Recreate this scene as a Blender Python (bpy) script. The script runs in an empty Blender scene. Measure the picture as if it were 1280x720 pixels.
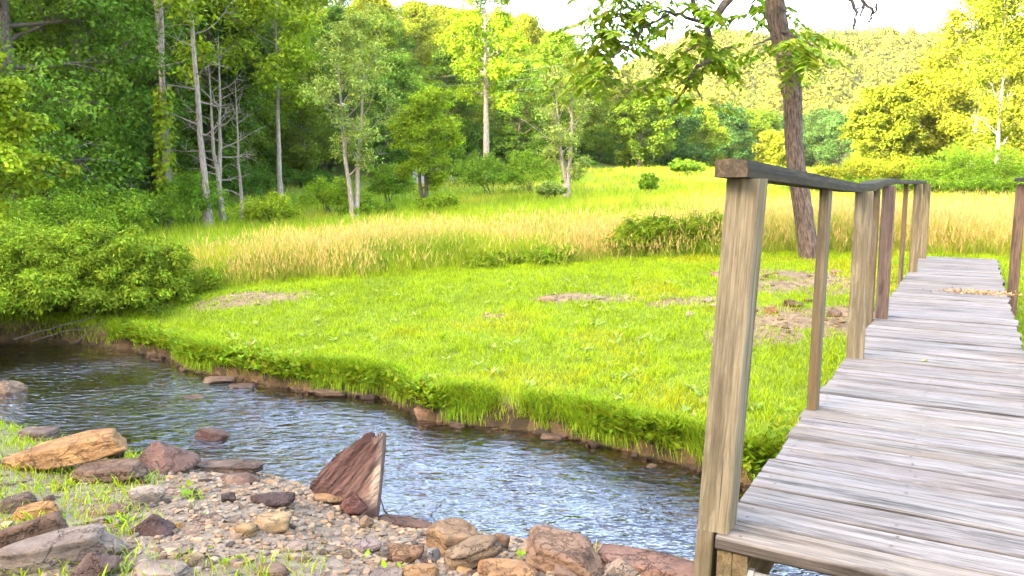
import bpy, math, random
import numpy as np
from mathutils import Vector, Matrix

# ------------------------------------------------------------------ camera, sky, sun, exposure
S = bpy.context.scene
F, EYE, HOR = 995.0, 2.1, 228.0
PITCH = math.atan((360 - HOR) / F)
cam_d = bpy.data.cameras.new('camera'); cam = bpy.data.objects.new('camera', cam_d); S.collection.objects.link(cam)
cam.location = (0, 0, EYE); cam.rotation_euler = (math.pi / 2 - PITCH, 0, 0)
cam_d.sensor_width = 36; cam_d.lens = 36 * F / 1280; cam_d.clip_end = 4000; cam_d.clip_start = 0.05
S.camera = cam

SUN_EL = math.radians(21)
SUN_H = Vector((-0.8, -0.6, 0))                       # where the sun stands (horizontal)
W = bpy.data.worlds.new('World'); S.world = W; W.use_nodes = True
nt = W.node_tree
sky = nt.nodes.new('ShaderNodeTexSky'); sky.sky_type = 'NISHITA'; sky.sun_disc = False
sky.sun_elevation = SUN_EL
sky.sun_rotation = math.atan2(SUN_H.x, SUN_H.y)
sky.dust_density = 5.5; sky.air_density = 1.0; sky.ozone_density = 0.2
bg = nt.nodes['Background']; bg.inputs['Strength'].default_value = 0.15
nt.links.new(sky.outputs[0], bg.inputs[0])
sl = bpy.data.lights.new('sun', 'SUN'); sl.energy = 2.0; sl.angle = math.radians(0.6); sl.color = (1.0, 0.91, 0.70)
so = bpy.data.objects.new('sun', sl); S.collection.objects.link(so)
so.rotation_euler = Vector((SUN_H.x * math.cos(SUN_EL), SUN_H.y * math.cos(SUN_EL), math.sin(SUN_EL))).to_track_quat('Z', 'Y').to_euler()
vs = S.view_settings; vs.view_transform = 'Standard'; vs.look = 'None'; vs.gamma = 1.0; vs.exposure = 4.1
S.cycles.use_denoising = True
S.cycles.max_bounces = 6; S.cycles.diffuse_bounces = 3; S.cycles.glossy_bounces = 3
S.cycles.transmission_bounces = 4; S.cycles.transparent_max_bounces = 8
S.cycles.caustics_reflective = False; S.cycles.caustics_refractive = False

# ------------------------------------------------------------------ helpers
R = np.random.default_rng(7)
COL = S.collection
cp, sp = math.cos(PITCH), math.sin(PITCH)

def ray(px, py):
    a = (px - 640) / F; b = (360 - py) / F
    return np.array([a, cp + b * sp, -sp + b * cp])

def at(px, py, Y):
    d = ray(px, py); return np.array([0, 0, EYE]) + d * (Y / d[1])

def on_z(px, py, z):
    d = ray(px, py); return np.array([0, 0, EYE]) + d * ((z - EYE) / d[2])

def _h(ix, iy, s):
    h = (ix.astype(np.int64) * 374761393 + iy.astype(np.int64) * 668265263 + s * 974711) & 0x7fffffff
    h = ((h ^ (h >> 13)) * 1274126177) & 0x7fffffff
    return ((h ^ (h >> 16)) & 0xffff) / 65535.0

def noise(x, y, s=0):
    x = np.asarray(x, float); y = np.asarray(y, float)
    ix = np.floor(x); iy = np.floor(y); fx = x - ix; fy = y - iy
    fx = fx * fx * (3 - 2 * fx); fy = fy * fy * (3 - 2 * fy)
    ix = ix.astype(np.int64); iy = iy.astype(np.int64)
    a = _h(ix, iy, s); b = _h(ix + 1, iy, s); c = _h(ix, iy + 1, s); d = _h(ix + 1, iy + 1, s)
    return (a * (1 - fx) + b * fx) * (1 - fy) + (c * (1 - fx) + d * fx) * fy

def fbm(x, y, s=0, o=4):
    v = 0; a = 0.5; f = 1.0
    for i in range(o):
        v = v + a * noise(np.asarray(x) * f, np.asarray(y) * f, s + i * 17); a *= 0.5; f *= 2.03
    return v / (1 - 0.5 ** o)

def ss(a, b, x):
    t = np.clip((np.asarray(x, float) - a) / (b - a), 0, 1); return t * t * (3 - 2 * t)

def mesh(name, V, Fc, mat, parent=None, col=None, vec=None, smooth=False, mats=None, midx=None):
    """V (N,3), Fc (M,k) array -> one mesh object"""
    V = np.asarray(V, np.float32); Fc = np.asarray(Fc, np.int32)
    me = bpy.data.meshes.new(name); n, k = Fc.shape
    me.vertices.add(len(V)); me.vertices.foreach_set('co', V.ravel())
    me.loops.add(n * k); me.loops.foreach_set('vertex_index', Fc.ravel())
    me.polygons.add(n); me.polygons.foreach_set('loop_start', np.arange(0, n * k, k, dtype=np.int32))
    me.polygons.foreach_set('use_smooth', np.full(n, smooth, bool))
    for m in (mats or [mat]): me.materials.append(m)
    if midx is not None: me.polygons.foreach_set('material_index', np.asarray(midx, np.int32))
    me.update(calc_edges=True)
    if col is not None:
        c4 = np.ones((len(V), 4), np.float32); c4[:, :3] = col
        me.attributes.new('Col', 'FLOAT_COLOR', 'POINT').data.foreach_set('color', c4.ravel())
    if vec is not None:
        me.attributes.new('grain', 'FLOAT_VECTOR', 'POINT').data.foreach_set('vector', np.asarray(vec, np.float32).ravel())
    o = bpy.data.objects.new(name, me); COL.objects.link(o)
    if parent: o.parent = parent
    return o

def tag(o, label=None, cat=None, group=None, kind=None):
    if label: o['label'] = label
    if cat: o['category'] = cat
    if group: o['group'] = group
    if kind: o['kind'] = kind
    return o

def empty(name, loc, rz=0, sc=1.0):
    o = bpy.data.objects.new(name, None); COL.objects.link(o); o.location = loc; o.rotation_euler = (0, 0, rz)
    o.scale = (sc, sc, sc) if np.isscalar(sc) else sc
    o.empty_display_size = 0.2
    return o

def copy_tree(o, parent=None):
    c = o.copy(); COL.objects.link(c)
    if parent: c.parent = parent
    for ch in list(o.children): copy_tree(ch, c)
    return c

class MB:
    """collects quads/tris as triangles plus colour and grain attributes"""
    def __init__(s): s.v = []; s.f = []; s.c = []; s.g = []; s.n = 0; s.m = []
    def add(s, V, Fc, c=(1, 1, 1), g=None, m=0):
        V = np.asarray(V, float); Fc = np.asarray(Fc, int)
        if Fc.shape[1] == 4: Fc = np.concatenate([Fc[:, [0, 1, 2]], Fc[:, [0, 2, 3]]])
        s.v.append(V); s.f.append(Fc + s.n); s.n += len(V)
        s.c.append(np.broadcast_to(np.asarray(c, float), (len(V), 3)))
        s.g.append(np.zeros((len(V), 3)) if g is None else g); s.m.append(np.full(len(Fc), m))
    def tube(s, pts, rad, sides=6, c=(1, 1, 1)):
        pts = np.asarray(pts, float); n = len(pts); rad = np.broadcast_to(np.asarray(rad, float), (n,))
        t = np.gradient(pts, axis=0); t /= np.linalg.norm(t, axis=1)[:, None] + 1e-9
        ref = np.where(np.abs(t[:, 2:3]) > .9, np.array([[1., 0, 0]]), np.array([[0, 0, 1.]]))
        if (np.abs(t[:, 2]) > .6).all(): ref = np.broadcast_to(np.array([[1., 0, 0]]), t.shape)
        a = np.cross(t, ref); a /= np.linalg.norm(a, axis=1)[:, None] + 1e-9
        b = np.cross(t, a)
        ang = np.linspace(0, 2 * np.pi, sides, endpoint=False)
        V = pts[:, None] + rad[:, None, None] * (np.cos(ang)[None, :, None] * a[:, None] + np.sin(ang)[None, :, None] * b[:, None])
        L = np.concatenate([[0], np.cumsum(np.linalg.norm(np.diff(pts, axis=0), axis=1))])
        G = np.stack(np.broadcast_arrays(L[:, None], (np.cos(ang) * .1)[None] * np.ones((n, 1)), (np.sin(ang) * .1)[None] * np.ones((n, 1))), -1)
        i = np.arange(n - 1)[:, None] * sides; j = np.arange(sides)[None]; j2 = (j + 1) % sides
        q = np.stack([i + j, i + j2, i + sides + j2, i + sides + j], -1).reshape(-1, 4)
        V = V.reshape(-1, 3); G = G.reshape(-1, 3)
        s.add(V, q, c, G)
        s.add(V[-sides:], [[0, k, k + 1] for k in range(1, sides - 1)], c, G[-sides:])
        s.add(V[:sides], [[0, k + 1, k] for k in range(1, sides - 1)], c, G[:sides])
    def build(s, name, mat, parent=None, smooth=False, mats=None):
        return mesh(name, np.concatenate(s.v), np.concatenate(s.f), mat, parent, np.concatenate(s.c), np.concatenate(s.g), smooth,
                    mats, np.concatenate(s.m) if mats else None)

# ------------------------------------------------------------------ materials
class NT:
    def __init__(s, name):
        s.m = bpy.data.materials.new(name); s.m.use_nodes = True; s.t = s.m.node_tree; s.t.nodes.clear()
        s.out = s.new('ShaderNodeOutputMaterial')
    def new(s, ty, **kw):
        n = s.t.nodes.new(ty)
        for k, v in kw.items(): setattr(n, k, v)
        return n
    def set(s, n, key, v):
        if hasattr(v, 'bl_idname') or isinstance(v, bpy.types.NodeSocket): s.t.links.new(v, n.inputs[key])
        else: n.inputs[key].default_value = v
    def coord(s, kind='Object'): return s.new('ShaderNodeTexCoord').outputs[kind]
    def attr(s, name, out='Color'): return s.new('ShaderNodeAttribute', attribute_name=name).outputs[out]
    def mapv(s, v, sc): 
        n = s.new('ShaderNodeMapping'); s.set(n, 'Vector', v); n.inputs['Scale'].default_value = sc; return n.outputs[0]
    def noise(s, v, scale, det=4, rough=.55, out='Fac'):
        n = s.new('ShaderNodeTexNoise'); s.set(n, 'Vector', v); n.inputs['Scale'].default_value = scale
        n.inputs['Detail'].default_value = det; n.inputs['Roughness'].default_value = rough; return n.outputs[out]
    def vor(s, v, scale, out='Distance', feat='F1'):
        n = s.new('ShaderNodeTexVoronoi', feature=feat); s.set(n, 'Vector', v); n.inputs['Scale'].default_value = scale; return n.outputs[out]
    def ramp(s, v, stops):
        n = s.new('ShaderNodeValToRGB'); s.set(n, 'Fac', v); e = n.color_ramp.elements
        while len(e) < len(stops): e.new(.5)
        for k, (p, c) in zip(e, stops):
            k.position = p; k.color = (c, c, c, 1) if np.isscalar(c) else (*c, 1)
        return n.outputs[0]
    def mix(s, fac, a, b, mode='MIX'):
        n = s.new('ShaderNodeMix', data_type='RGBA', blend_type=mode)
        for i, v in ((0, fac), (6, a), (7, b)):
            if isinstance(v, tuple) and len(v) == 3: v = (*v, 1)
            s.set(n, i, v)
        return n.outputs[2]
    def math(s, op, a, b=0.0):
        n = s.new('ShaderNodeMath', operation=op); s.set(n, 0, a); s.set(n, 1, b); return n.outputs[0]
    def bump(s, h, strength=.5, dist=.02):
        n = s.new('ShaderNodeBump'); s.set(n, 'Height', h); n.inputs['Strength'].default_value = strength; n.inputs['Distance'].default_value = dist
        return n.outputs[0]
    def pbr(s, color, rough=.8, normal=None, spec=.3):
        n = s.new('ShaderNodeBsdfPrincipled'); 
        s.set(n, 'Base Color', (*color, 1) if isinstance(color, tuple) else color); s.set(n, 'Roughness', rough)
        n.inputs['Specular IOR Level'].default_value = spec
        if normal is not None: s.set(n, 'Normal', normal)
        return n.outputs[0]
    def done(s, sh): s.t.links.new(sh, s.out.inputs[0]); return s.m

def leaf_mat(name, base, var=.35, trans=.35, hue=.03):
    n = NT(name)
    c = n.mix(1.0, n.attr('Col'), base, 'MULTIPLY')
    hsv = n.new('ShaderNodeHueSaturation'); n.set(hsv, 'Color', c)
    rnd = n.new('ShaderNodeObjectInfo').outputs['Random']
    n.set(hsv, 'Hue', n.math('ADD', n.math('MULTIPLY', rnd, hue * 2), .5 - hue))
    n.set(hsv, 'Value', n.math('ADD', n.math('MULTIPLY', n.math('FRACT', n.math('MULTIPLY', rnd, 7.3)), var), 1 - var / 2))
    col = hsv.outputs[0]
    p = n.pbr(col, .6, spec=.1)
    t = n.new('ShaderNodeBsdfTranslucent'); n.set(t, 'Color', n.mix(1.0, col, (1.25, 1.2, .5), 'MULTIPLY'))
    m = n.new('ShaderNodeMixShader'); m.inputs[0].default_value = trans
    n.t.links.new(p, m.inputs[1]); n.t.links.new(t.outputs[0], m.inputs[2])
    return n.done(m.outputs[0])

def bark_mat(name, dark, light, sc=9):
    n = NT(name); g = n.attr('grain', 'Vector')
    a = n.noise(n.mapv(g, (sc * .9, sc * 7, sc * 7)), 1.0, 6, .7)
    b = n.noise(n.mapv(g, (5, 14, 14)), 1.0, 3)
    c = n.mix(n.ramp(a, [(.40, 0.0), (.60, 1.0)]), dark, light)
    c = n.mix(n.ramp(b, [(.55, 0.0), (.75, .5)]), c, tuple(min(1, x * 1.5) for x in light))
    return n.done(n.pbr(c, .9, n.bump(a, 1.0, .05)))

def wood_mat(name, pale, mid, dark, stain=.5, warm=None, ring=1.0):
    n = NT(name); g = n.attr('grain', 'Vector')
    fine = n.noise(n.mapv(g, (4, 130, 130)), 1.0, 6, .75)
    wv = n.new('ShaderNodeVectorMath', operation='ADD'); n.set(wv, 0, n.mapv(g, (.5, 30, 30))); n.set(wv, 1, n.mix(1.0, n.noise(n.mapv(g, (2.2, 5, 5)), 1.0, 2, .5, 'Color'), (2.6, 2.6, 2.6), 'MULTIPLY'))
    rings = n.noise(wv.outputs[0], 1.0, 4, .6)
    blotch = n.noise(n.mapv(g, (2.0, 17, 17)), 1.0, 6, .72)
    crack = n.noise(n.mapv(g, (1.6, 110, 110)), 1.0, 4, .65)
    c = n.mix(n.ramp(rings, [(.43, .5 - .5 * ring), (.53, .5 + .5 * ring)]), mid, pale)
    c = n.mix(n.ramp(fine, [(.38, .75), (.62, 0.0)]), c, tuple(x * .6 for x in mid))
    if warm: c = n.mix(n.ramp(n.noise(n.mapv(g, (1.2, 5, 5)), 1.0, 4), [(.5, 0.0), (.68, .8)]), c, warm)
    c = n.mix(n.ramp(blotch, [(.50, 0.0), (.68, stain)]), c, dark)
    c = n.mix(n.ramp(crack, [(.32, .9), (.39, 0.0)]), c, tuple(x * .6 for x in dark))
    c = n.mix(1.0, c, n.attr('Col'), 'MULTIPLY')
    h = n.mix(.5, fine, n.ramp(crack, [(.28, 0.0), (.4, 1.0)]))
    return n.done(n.pbr(c, .82, n.bump(h, .6, .006), .08))

def rock_mat():
    n = NT('stone'); o = n.new('ShaderNodeObjectInfo'); co = n.coord('Object')
    col = n.mix(1.0, o.outputs['Color'], (.56, .475, .39), 'MULTIPLY')
    off = n.new('ShaderNodeVectorMath', operation='ADD'); n.set(off, 0, co)
    n.set(off, 1, n.math('MULTIPLY', o.outputs['Random'], 50.0)); v = off.outputs[0]
    a = n.noise(v, 7, 6, .65); b = n.noise(n.mapv(v, (3, 3, 22)), 1.0, 4, .6); cN = n.noise(v, 60, 3, .6)
    c = n.mix(n.ramp(a, [(.35, 0.0), (.7, 1.0)]), n.mix(1.0, col, (.5, .46, .46), 'MULTIPLY'), n.mix(1.0, col, (1.25, 1.2, 1.15), 'MULTIPLY'))
    c = n.mix(n.ramp(b, [(.52, 0.0), (.72, .32)]), c, n.mix(1.0, col, (.7, .5, .38), 'MULTIPLY'))
    c = n.mix(n.ramp(cN, [(.58, 0.0), (.75, .5)]), c, (.17, .16, .15))
    c = n.mix(n.ramp(n.noise(v, 11, 5, .7), [(.62, 0.0), (.7, .55)]), c, (.165, .165, .15))
    dv = n.new('ShaderNodeVectorMath', operation='ADD'); n.set(dv, 0, v); n.set(dv, 1, n.mix(1.0, n.noise(v, 9, 4, .65, 'Color'), (.22, .22, .22), 'MULTIPLY'))
    crk = n.ramp(n.vor(n.mapv(dv.outputs[0], (3.2, 3.2, 10)), 1.0, 'Distance', 'DISTANCE_TO_EDGE'), [(0.0, 0.0), (.03, 1.0)])
    c = n.mix(n.math('MULTIPLY', n.math('SUBTRACT', 1.0, crk), n.ramp(a, [(.50, 0.0), (.64, .6)])), c, n.mix(1.0, col, (.35, .3, .28), 'MULTIPLY'))
    h = n.mix(.35, n.mix(.4, a, b), cN); h = n.mix(.25, h, crk)
    return n.done(n.pbr(c, .88, n.bump(h, 1.0, .04), .15))

M = {}
M['lawn'] = leaf_mat('lawn_blade', (1, 1, 1), 0, .4, 0)
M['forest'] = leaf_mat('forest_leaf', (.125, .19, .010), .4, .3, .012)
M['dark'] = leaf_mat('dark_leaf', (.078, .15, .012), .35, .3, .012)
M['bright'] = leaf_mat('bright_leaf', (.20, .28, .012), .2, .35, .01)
M['pale'] = leaf_mat('pale_leaf', (.24, .30, .06), .15, .35, .015)
M['yellow'] = leaf_mat('yellow_leaf', (.17, .20, .012), .25, .3, .012)
M['shrub'] = leaf_mat('shrub_leaf', (.115, .205, .010), .2, .3, .01)
M['bank'] = leaf_mat('bank_shrub_leaf', (.17, .25, .014), .15, .3, .008)
M['shade'] = leaf_mat('shade_leaf', (.05, .10, .02), .25, .25, .008)  # shade on the far edge trees is put into this darker leaf colour
M['sunny'] = leaf_mat('sunny_leaf', (.18, .22, .012), .25, .3, .012)  # sunlight on the upper hillside is put into this yellower leaf colour
M['ash'] = leaf_mat('compound_leaf', (.155, .245, .018), .1, .35, .01)
M['far'] = leaf_mat('far_leaf', (.108, .116, .012), .1, .25, 0)
M['bark'] = bark_mat('brown_bark', (.05, .034, .027), (.20, .14, .11))
M['pale_bark'] = bark_mat('pale_bark', (.17, .13, .105), (.37, .305, .25), 6)
M['white_bark'] = bark_mat('bleached_bark', (.25, .22, .18), (.42, .38, .32), 6)
M['twig'] = bark_mat('dark_twig', (.06, .045, .035), (.16, .125, .1))
M['stone'] = rock_mat()
M['deck'] = wood_mat('deck_board', (.258, .228, .208), (.202, .175, .158), (.042, .036, .032), .9, (.155, .115, .085))
M['post'] = wood_mat('post_timber', (.24, .20, .14), (.15, .122, .082), (.038, .034, .026), .6, (.15, .105, .055))
M['rail'] = wood_mat('mossy_rail', (.062, .044, .026), (.034, .025, .016), (.014, .014, .009), .8)
M['redwood'] = wood_mat('reddish_post', (.16, .105, .08), (.09, .058, .045), (.025, .019, .017), .5)
M['stump'] = wood_mat('broken_wood', (.18, .10, .08), (.105, .055, .045), (.03, .02, .017), .8, (.2, .12, .09), .25)
M['steel'] = NT('steel'); M['steel'] = M['steel'].done(M['steel'].pbr((.16, .155, .145), .5, None, .5))
def flat(name, c, r=.7):
    n = NT(name); v = n.noise(n.coord(), 30, 3); return n.done(n.pbr(n.mix(v, tuple(x * .75 for x in c), tuple(min(1, x * 1.2) for x in c)), r))
M['shed'] = flat('weathered_panel', (.3, .3, .28)); M['shed_roof'] = flat('shed_roofing', (.3, .3, .3)); M['cable'] = flat('cable_sheath', (.12, .12, .12))
M['husk'] = flat('seed_husk', (.36, .22, .10)); M['yleaf'] = flat('fallen_leaf', (.6, .5, .04))
def vcol():
    n = NT('pebble'); c = n.mix(1.0, n.mix(n.noise(n.coord(), 80, 3), n.mix(1.0, n.attr('Col'), (.7, .7, .7), 'MULTIPLY'), n.attr('Col')), (.64, .52, .39), 'MULTIPLY'); return n.done(n.pbr(c, .85))
M['pebble'] = vcol()

# ------------------------------------------------------------------ terrain
_far = np.array([on_z(x, y, 0)[:2] for x, y in [(175, 437), (240, 462), (300, 470), (390, 488), (480, 496), (540, 525), (620, 533), (690, 544), (760, 560), (850, 580), (930, 600)]])
_near = np.array([on_z(x, y, 0)[:2] for x, y in [(18, 536), (150, 572), (235, 588), (330, 596), (390, 612), (470, 652), (540, 664), (640, 676), (760, 686), (870, 708)]])
FX = np.concatenate([[-60, -12, -6.5], _far[:, 0], [4, 8, 40]]); FY = np.concatenate([[16, 11.2, 10.6], _far[:, 1], [4.6, 3.6, -4]])
NX = np.concatenate([[-60, -12, -7], _near[:, 0], [3, 8, 40]]); NY = np.concatenate([[12, 7.6, 7.2], _near[:, 1], [2.9, 1.2, -7]])
o_ = np.argsort(FX); FX, FY = FX[o_], FY[o_]; o_ = np.argsort(NX); NX, NY = NX[o_], NY[o_]
def Fb(x): return np.interp(x, FX, FY) + .16 * (noise(np.asarray(x) * 1.7, 0, 5) - .5) + .07 * (noise(np.asarray(x) * 7, 0, 8) - .5)
def Nb(x): return np.interp(x, NX, NY)
def yM(x): return np.interp(x, [-9, -6, -4.5, -2, 0, 2, 4, 6, 9], [11.2, 11.3, 11.7, 11.7, 11.9, 12.3, 12.2, 11.4, 11.2]) + .45 * (noise(np.asarray(x) * 1.3, 0, 3) - .5) + .2 * (noise(np.asarray(x) * 4.1, 0, 13) - .5)
FOOT_Y = [20, 30, 45, 60, 70, 80, 95, 112, 150, 220, 300]; FOOT_X = [-19, -17, -16, -13, -4, 6, 18, 31, 46, 60, 70]

def hz(x, y):
    x = np.asarray(x, float); y = np.asarray(y, float)
    fb = Fb(x); nb = Nb(x)
    d = y - fb; ym = yM(x); u = np.clip(d / np.maximum(ym - fb, .3), 0, 1)
    z12 = np.interp(x, [-9, -5, -2, 0, 3, 6, 12], [.45, .55, .72, .82, .97, 1.06, 1.08])
    lip = .22
    far = lip * ss(-.02, .13, d) ** .6 + (z12 - lip) * (.25 * u + .75 * ss(0, 1, u)) + .05 * (fbm(x * 1.2, y * 1.2, 2) - .5) * ss(.1, .5, d)
    yy = np.clip(y - 12, 0, None)
    mead = np.interp(yy, [0, 18, 33, 68, 110, 200], [0, .12, .5, 2.3, 2.7, 4.0]) + .25 * (fbm(x * .12, y * .12, 4) - .5) * ss(0, 8, yy)
    left_dip = -.22 * ss(-4, -10, x) * ss(0, 6, yy)
    far = far + mead + left_dip
    fx = np.interp(y, FOOT_Y, FOOT_X) - 0
    dl = np.clip(fx - x, 0, None) * .9
    cap = 12 + .14 * np.clip(-10 - x, 0, 80)
    hl = cap * (1 - np.exp(-(.30 * dl + .0008 * dl ** 2) / np.maximum(cap, 1))) 
    hl = hl * ss(18, 34, y + .25 * dl) 
    hr = 14 * ss(34, 95, x - .18 * y) * ss(30, 60, y) * ss(190, 130, y)                             # right side rise
    fh = (56 + 7 * (fbm(x * .012, y * .012, 31) - .5)) * ss(190, 400, y) * ss(0, 90, x)  # far hill
    far = far + hl + hr + fh
    dn = nb - y
    near = .52 * (1 - np.exp(-np.clip(dn, 0, None) / .9)) + .07 * (fbm(x * 2.3, y * 2.3, 9) - .5) * ss(0, .4, dn)
    bed = -.04 - .16 * np.clip(np.minimum(-d, -dn) / .8, 0, 1) + .05 * (fbm(x * 3, y * 3, 12) - .5)
    z = np.where(d > 0, far, np.where(dn > 0, near, bed))
    s = .8 * x + .6 * y; t = -.6 * x + .8 * y
    z = z + 47 * ss(-33, -72, s) * ss(-110, -50, t) * ss(175, 105, t)               # the hill behind that keeps the low sun off the valley floor
    return z

def axis(a, b, st, lo, hi, g=1.13):
    c = list(np.arange(a, b, st)); v, s_ = c[-1], st
    while v < hi: s_ = min(s_ * g, 14); v += s_; c.append(v)
    v, s_, l = c[0], st, []
    while v > lo: s_ = min(s_ * g, 14); v -= s_; l.append(v)
    return np.array(l[::-1] + c)
gx = axis(-8, 7, .075, -330, 420); gy = axis(1.6, 13, .06, -180, 620)
GX, GY = np.meshgrid(gx, gy); GZ = hz(GX, GY)
def hit(px, py):
    d = ray(px, py); t = np.concatenate([np.linspace(1.5, 20, 900), np.linspace(20.1, 300, 1500)])
    P = np.array([0, 0, EYE]) + t[:, None] * d; below = P[:, 2] < hz(P[:, 0], P[:, 1])
    return P[np.argmax(below)] if below.any() else P[-1]

# zones (what the ground is made of)
DIRT = [((315, 374), .95, .36), ((700, 372), .5, .22), ((760, 374), .6, .2), ((860, 378), .55, .25), ((985, 352), 1.0, .8), ((985, 400), .9, .6), ((1040, 400), .8, .7), ((940, 420), .6, .4), ((620, 395), .22, .1)]
DIRT = [(hit(*p), a, b) for p, a, b in DIRT]
def dirt(x, y):
    v = 0 * np.asarray(x, float)
    for c, a, b in DIRT: v = np.maximum(v, 1 - ((x - c[0]) / a) ** 2 - ((y - c[1]) / b) ** 2)
    return np.clip(v, 0, 1) ** .5 * (-.1 + 2.0 * fbm(x * 3.2, y * 4.5, 77)).clip(0, 1.2)
def turf_near(x, y):                                     # grassy share of the near bank
    d = Nb(x) - y
    a = ss(-.4, -2.6, x + .55 * (y - 4)) * .62 + .16
    v = a + 1.1 * (fbm(x * 1.9, y * 1.9, 41) - .5) + .35 * (noise(x * 7, y * 7, 43) - .5)
    v = v + .8 * np.exp(-(((x + 4.35) / .5) ** 2 + ((y - 6.2) / .8) ** 2)) + .9 * np.exp(-(((x + .75) / .35) ** 2 + ((y - 4.72) / .12) ** 2))
    return ss(.40, .62, v) * ss(.02, .2, d)

nV = GX.size; ii = np.arange(nV).reshape(GX.shape)
faces = np.stack([ii[:-1, :-1], ii[:-1, 1:], ii[1:, 1:], ii[1:, :-1]], -1).reshape(-1, 4)
dF = GY - Fb(GX); dN = Nb(GX) - GY
zr = np.zeros((nV, 3))
isfar = (dF > 0)
zr[:, 0] = (np.where(isfar, np.clip(ss(.03, .14, dF) * (1 - ss(.25, .6, dirt(GX, GY))), 0, 1), np.where(dN > 0, turf_near(GX, GY) * .42, 0))).ravel()   # green
zr[:, 1] = (np.where(dN > 0, 1.0, 0.0)).ravel()                                                                # gravel
fxg = np.interp(GY, FOOT_Y, FOOT_X)
zr[:, 2] = (np.maximum(ss(0, 6, fxg - GX) * (GY > 18), ss(150, 210, GY) + ss(-20, -40, .8 * GX + .6 * GY)).clip(0, 1)).ravel()        # forest floor
def ground_mat():
    n = NT('earth'); co = n.coord('Object'); sep = n.new('ShaderNodeSeparateColor'); n.set(sep, 0, n.attr('Col'))
    a = n.noise(co, 9, 6, .7); b = n.noise(co, 55, 4, .7); v = n.vor(co, 26, 'Color'); vd = n.vor(co, 26)
    soil = n.mix(n.ramp(a, [(.3, 0.0), (.7, 1.0)]), (.075, .046, .026), (.25, .18, .10))
    soil = n.mix(n.ramp(b, [(.55, 0.0), (.8, .7)]), soil, (.17, .135, .10))
    grav = n.mix(n.ramp(v, [(.1, 0.0), (.9, 1.0)]), (.115, .083, .055), (.25, .195, .14)); grav = n.mix(n.ramp(b, [(.4, .7), (.6, 0.0)]), grav, (.13, .095, .065))
    green = n.mix(n.ramp(a, [(.3, 0.0), (.7, 1.0)]), (.09, .14, .012), (.17, .22, .018))
    wood = n.mix(a, (.03, .045, .012), (.09, .10, .025))
    c = n.mix(sep.outputs[1], soil, grav)
    gm = n.math('ADD', sep.outputs[0], n.math('MULTIPLY', n.math('SUBTRACT', b, .5), .7))
    c = n.mix(n.ramp(gm, [(.42, 0.0), (.6, 1.0)]), c, green)
    c = n.mix(sep.outputs[2], c, wood)
    sx = n.new('ShaderNodeSeparateXYZ'); n.set(sx, 0, co)
    zz = n.math('MULTIPLY', n.math('ADD', sx.outputs[2], .3), 1.5); wet = n.mix(sep.outputs[1], n.ramp(zz, [(.66, 1.0), (.86, 0.0)]), n.ramp(zz, [(.46, 1.0), (.56, 0.0)]))
    bed = n.mix(n.ramp(n.vor(co, 9, 'Color'), [(.2, 0.0), (.9, 1.0)]), (.03, .02, .009), (.10, .062, .026))
    c = n.mix(wet, c, bed)
    return n.done(n.pbr(c, .9, n.bump(n.mix(.5, a, n.mix(.5, b, vd)), .8, .035), .2))
ground = mesh('ground', np.stack([GX, GY, GZ], -1).reshape(-1, 3), faces, ground_mat(), col=zr, smooth=True); ground['kind'] = 'structure'

# ------------------------------------------------------------------ stream
def water_mat():
    n = NT('stream_water'); co = n.coord('Object')
    mp = n.new('ShaderNodeMapping'); n.set(mp, 'Vector', co); mp.inputs['Rotation'].default_value = (0, 0, math.radians(32)); mp.inputs['Scale'].default_value = (1.0, 2.3, 1.0)
    a = n.noise(mp.outputs[0], 5.5, 2, .45); b = n.noise(mp.outputs[0], 13, 2, .5); c = n.ramp(n.noise(co, .9, 3, .5), [(.38, .3), (.66, 1.0)])
    h = n.math('ADD', n.math('MULTIPLY', a, .7), n.math('MULTIPLY', b, .3)); h = n.math('MULTIPLY', h, n.math('ADD', .35, c)); h = n.math('MULTIPLY', h, n.attr('Col', 'Fac'))
    nor = n.bump(h, 1.0, .046)
    g = n.new('ShaderNodeBsdfGlossy'); g.inputs['Roughness'].default_value = .06; n.set(g, 'Normal', nor); g.inputs['Color'].default_value = (.97, .93, 1, 1)
    tr = n.new('ShaderNodeBsdfTransparent'); tr.inputs['Color'].default_value = (.62, .50, .31, 1)
    fr = n.new('ShaderNodeFresnel'); fr.inputs['IOR'].default_value = 1.5; n.set(fr, 'Normal', nor)
    m = n.new('ShaderNodeMixShader'); n.set(m, 0, n.math('MINIMUM', n.math('MULTIPLY', fr.outputs[0], 1.9), 1.0)); n.t.links.new(tr.outputs[0], m.inputs[1]); n.t.links.new(g.outputs[0], m.inputs[2])
    return n.done(m.outputs[0])
wx = np.arange(-30, 14, .16); wv = []; wf = []
yA = Nb(wx) - .35; yB = Fb(wx) + .3; K = 40
WV = np.stack([np.repeat(wx, K), (yA[:, None] + (yB - yA)[:, None] * np.linspace(0, 1, K)).ravel()], -1)
WZ = .022 * (fbm(WV[:, 0] * 1.9 + WV[:, 1], WV[:, 1] * 3.2 - WV[:, 0] * .8, 61) - .5) + .012 * (noise(WV[:, 0] * 5, WV[:, 1] * 7, 64) - .5)
wi = np.arange(len(wx) * K).reshape(-1, K)
water = mesh('stream_water', np.c_[WV, WZ], np.stack([wi[:-1, :-1], wi[1:, :-1], wi[1:, 1:], wi[:-1, 1:]], -1).reshape(-1, 4), water_mat(), smooth=True, col=np.repeat((.16 + .84 * ss(1.02, .72, np.tile(np.linspace(0, 1, K), len(wx)) + .25 * (fbm(WV[:, 0] * .8, WV[:, 1] * 1.5, 66) - .5)))[:, None], 3, 1))
water['kind'] = 'structure'

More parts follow.
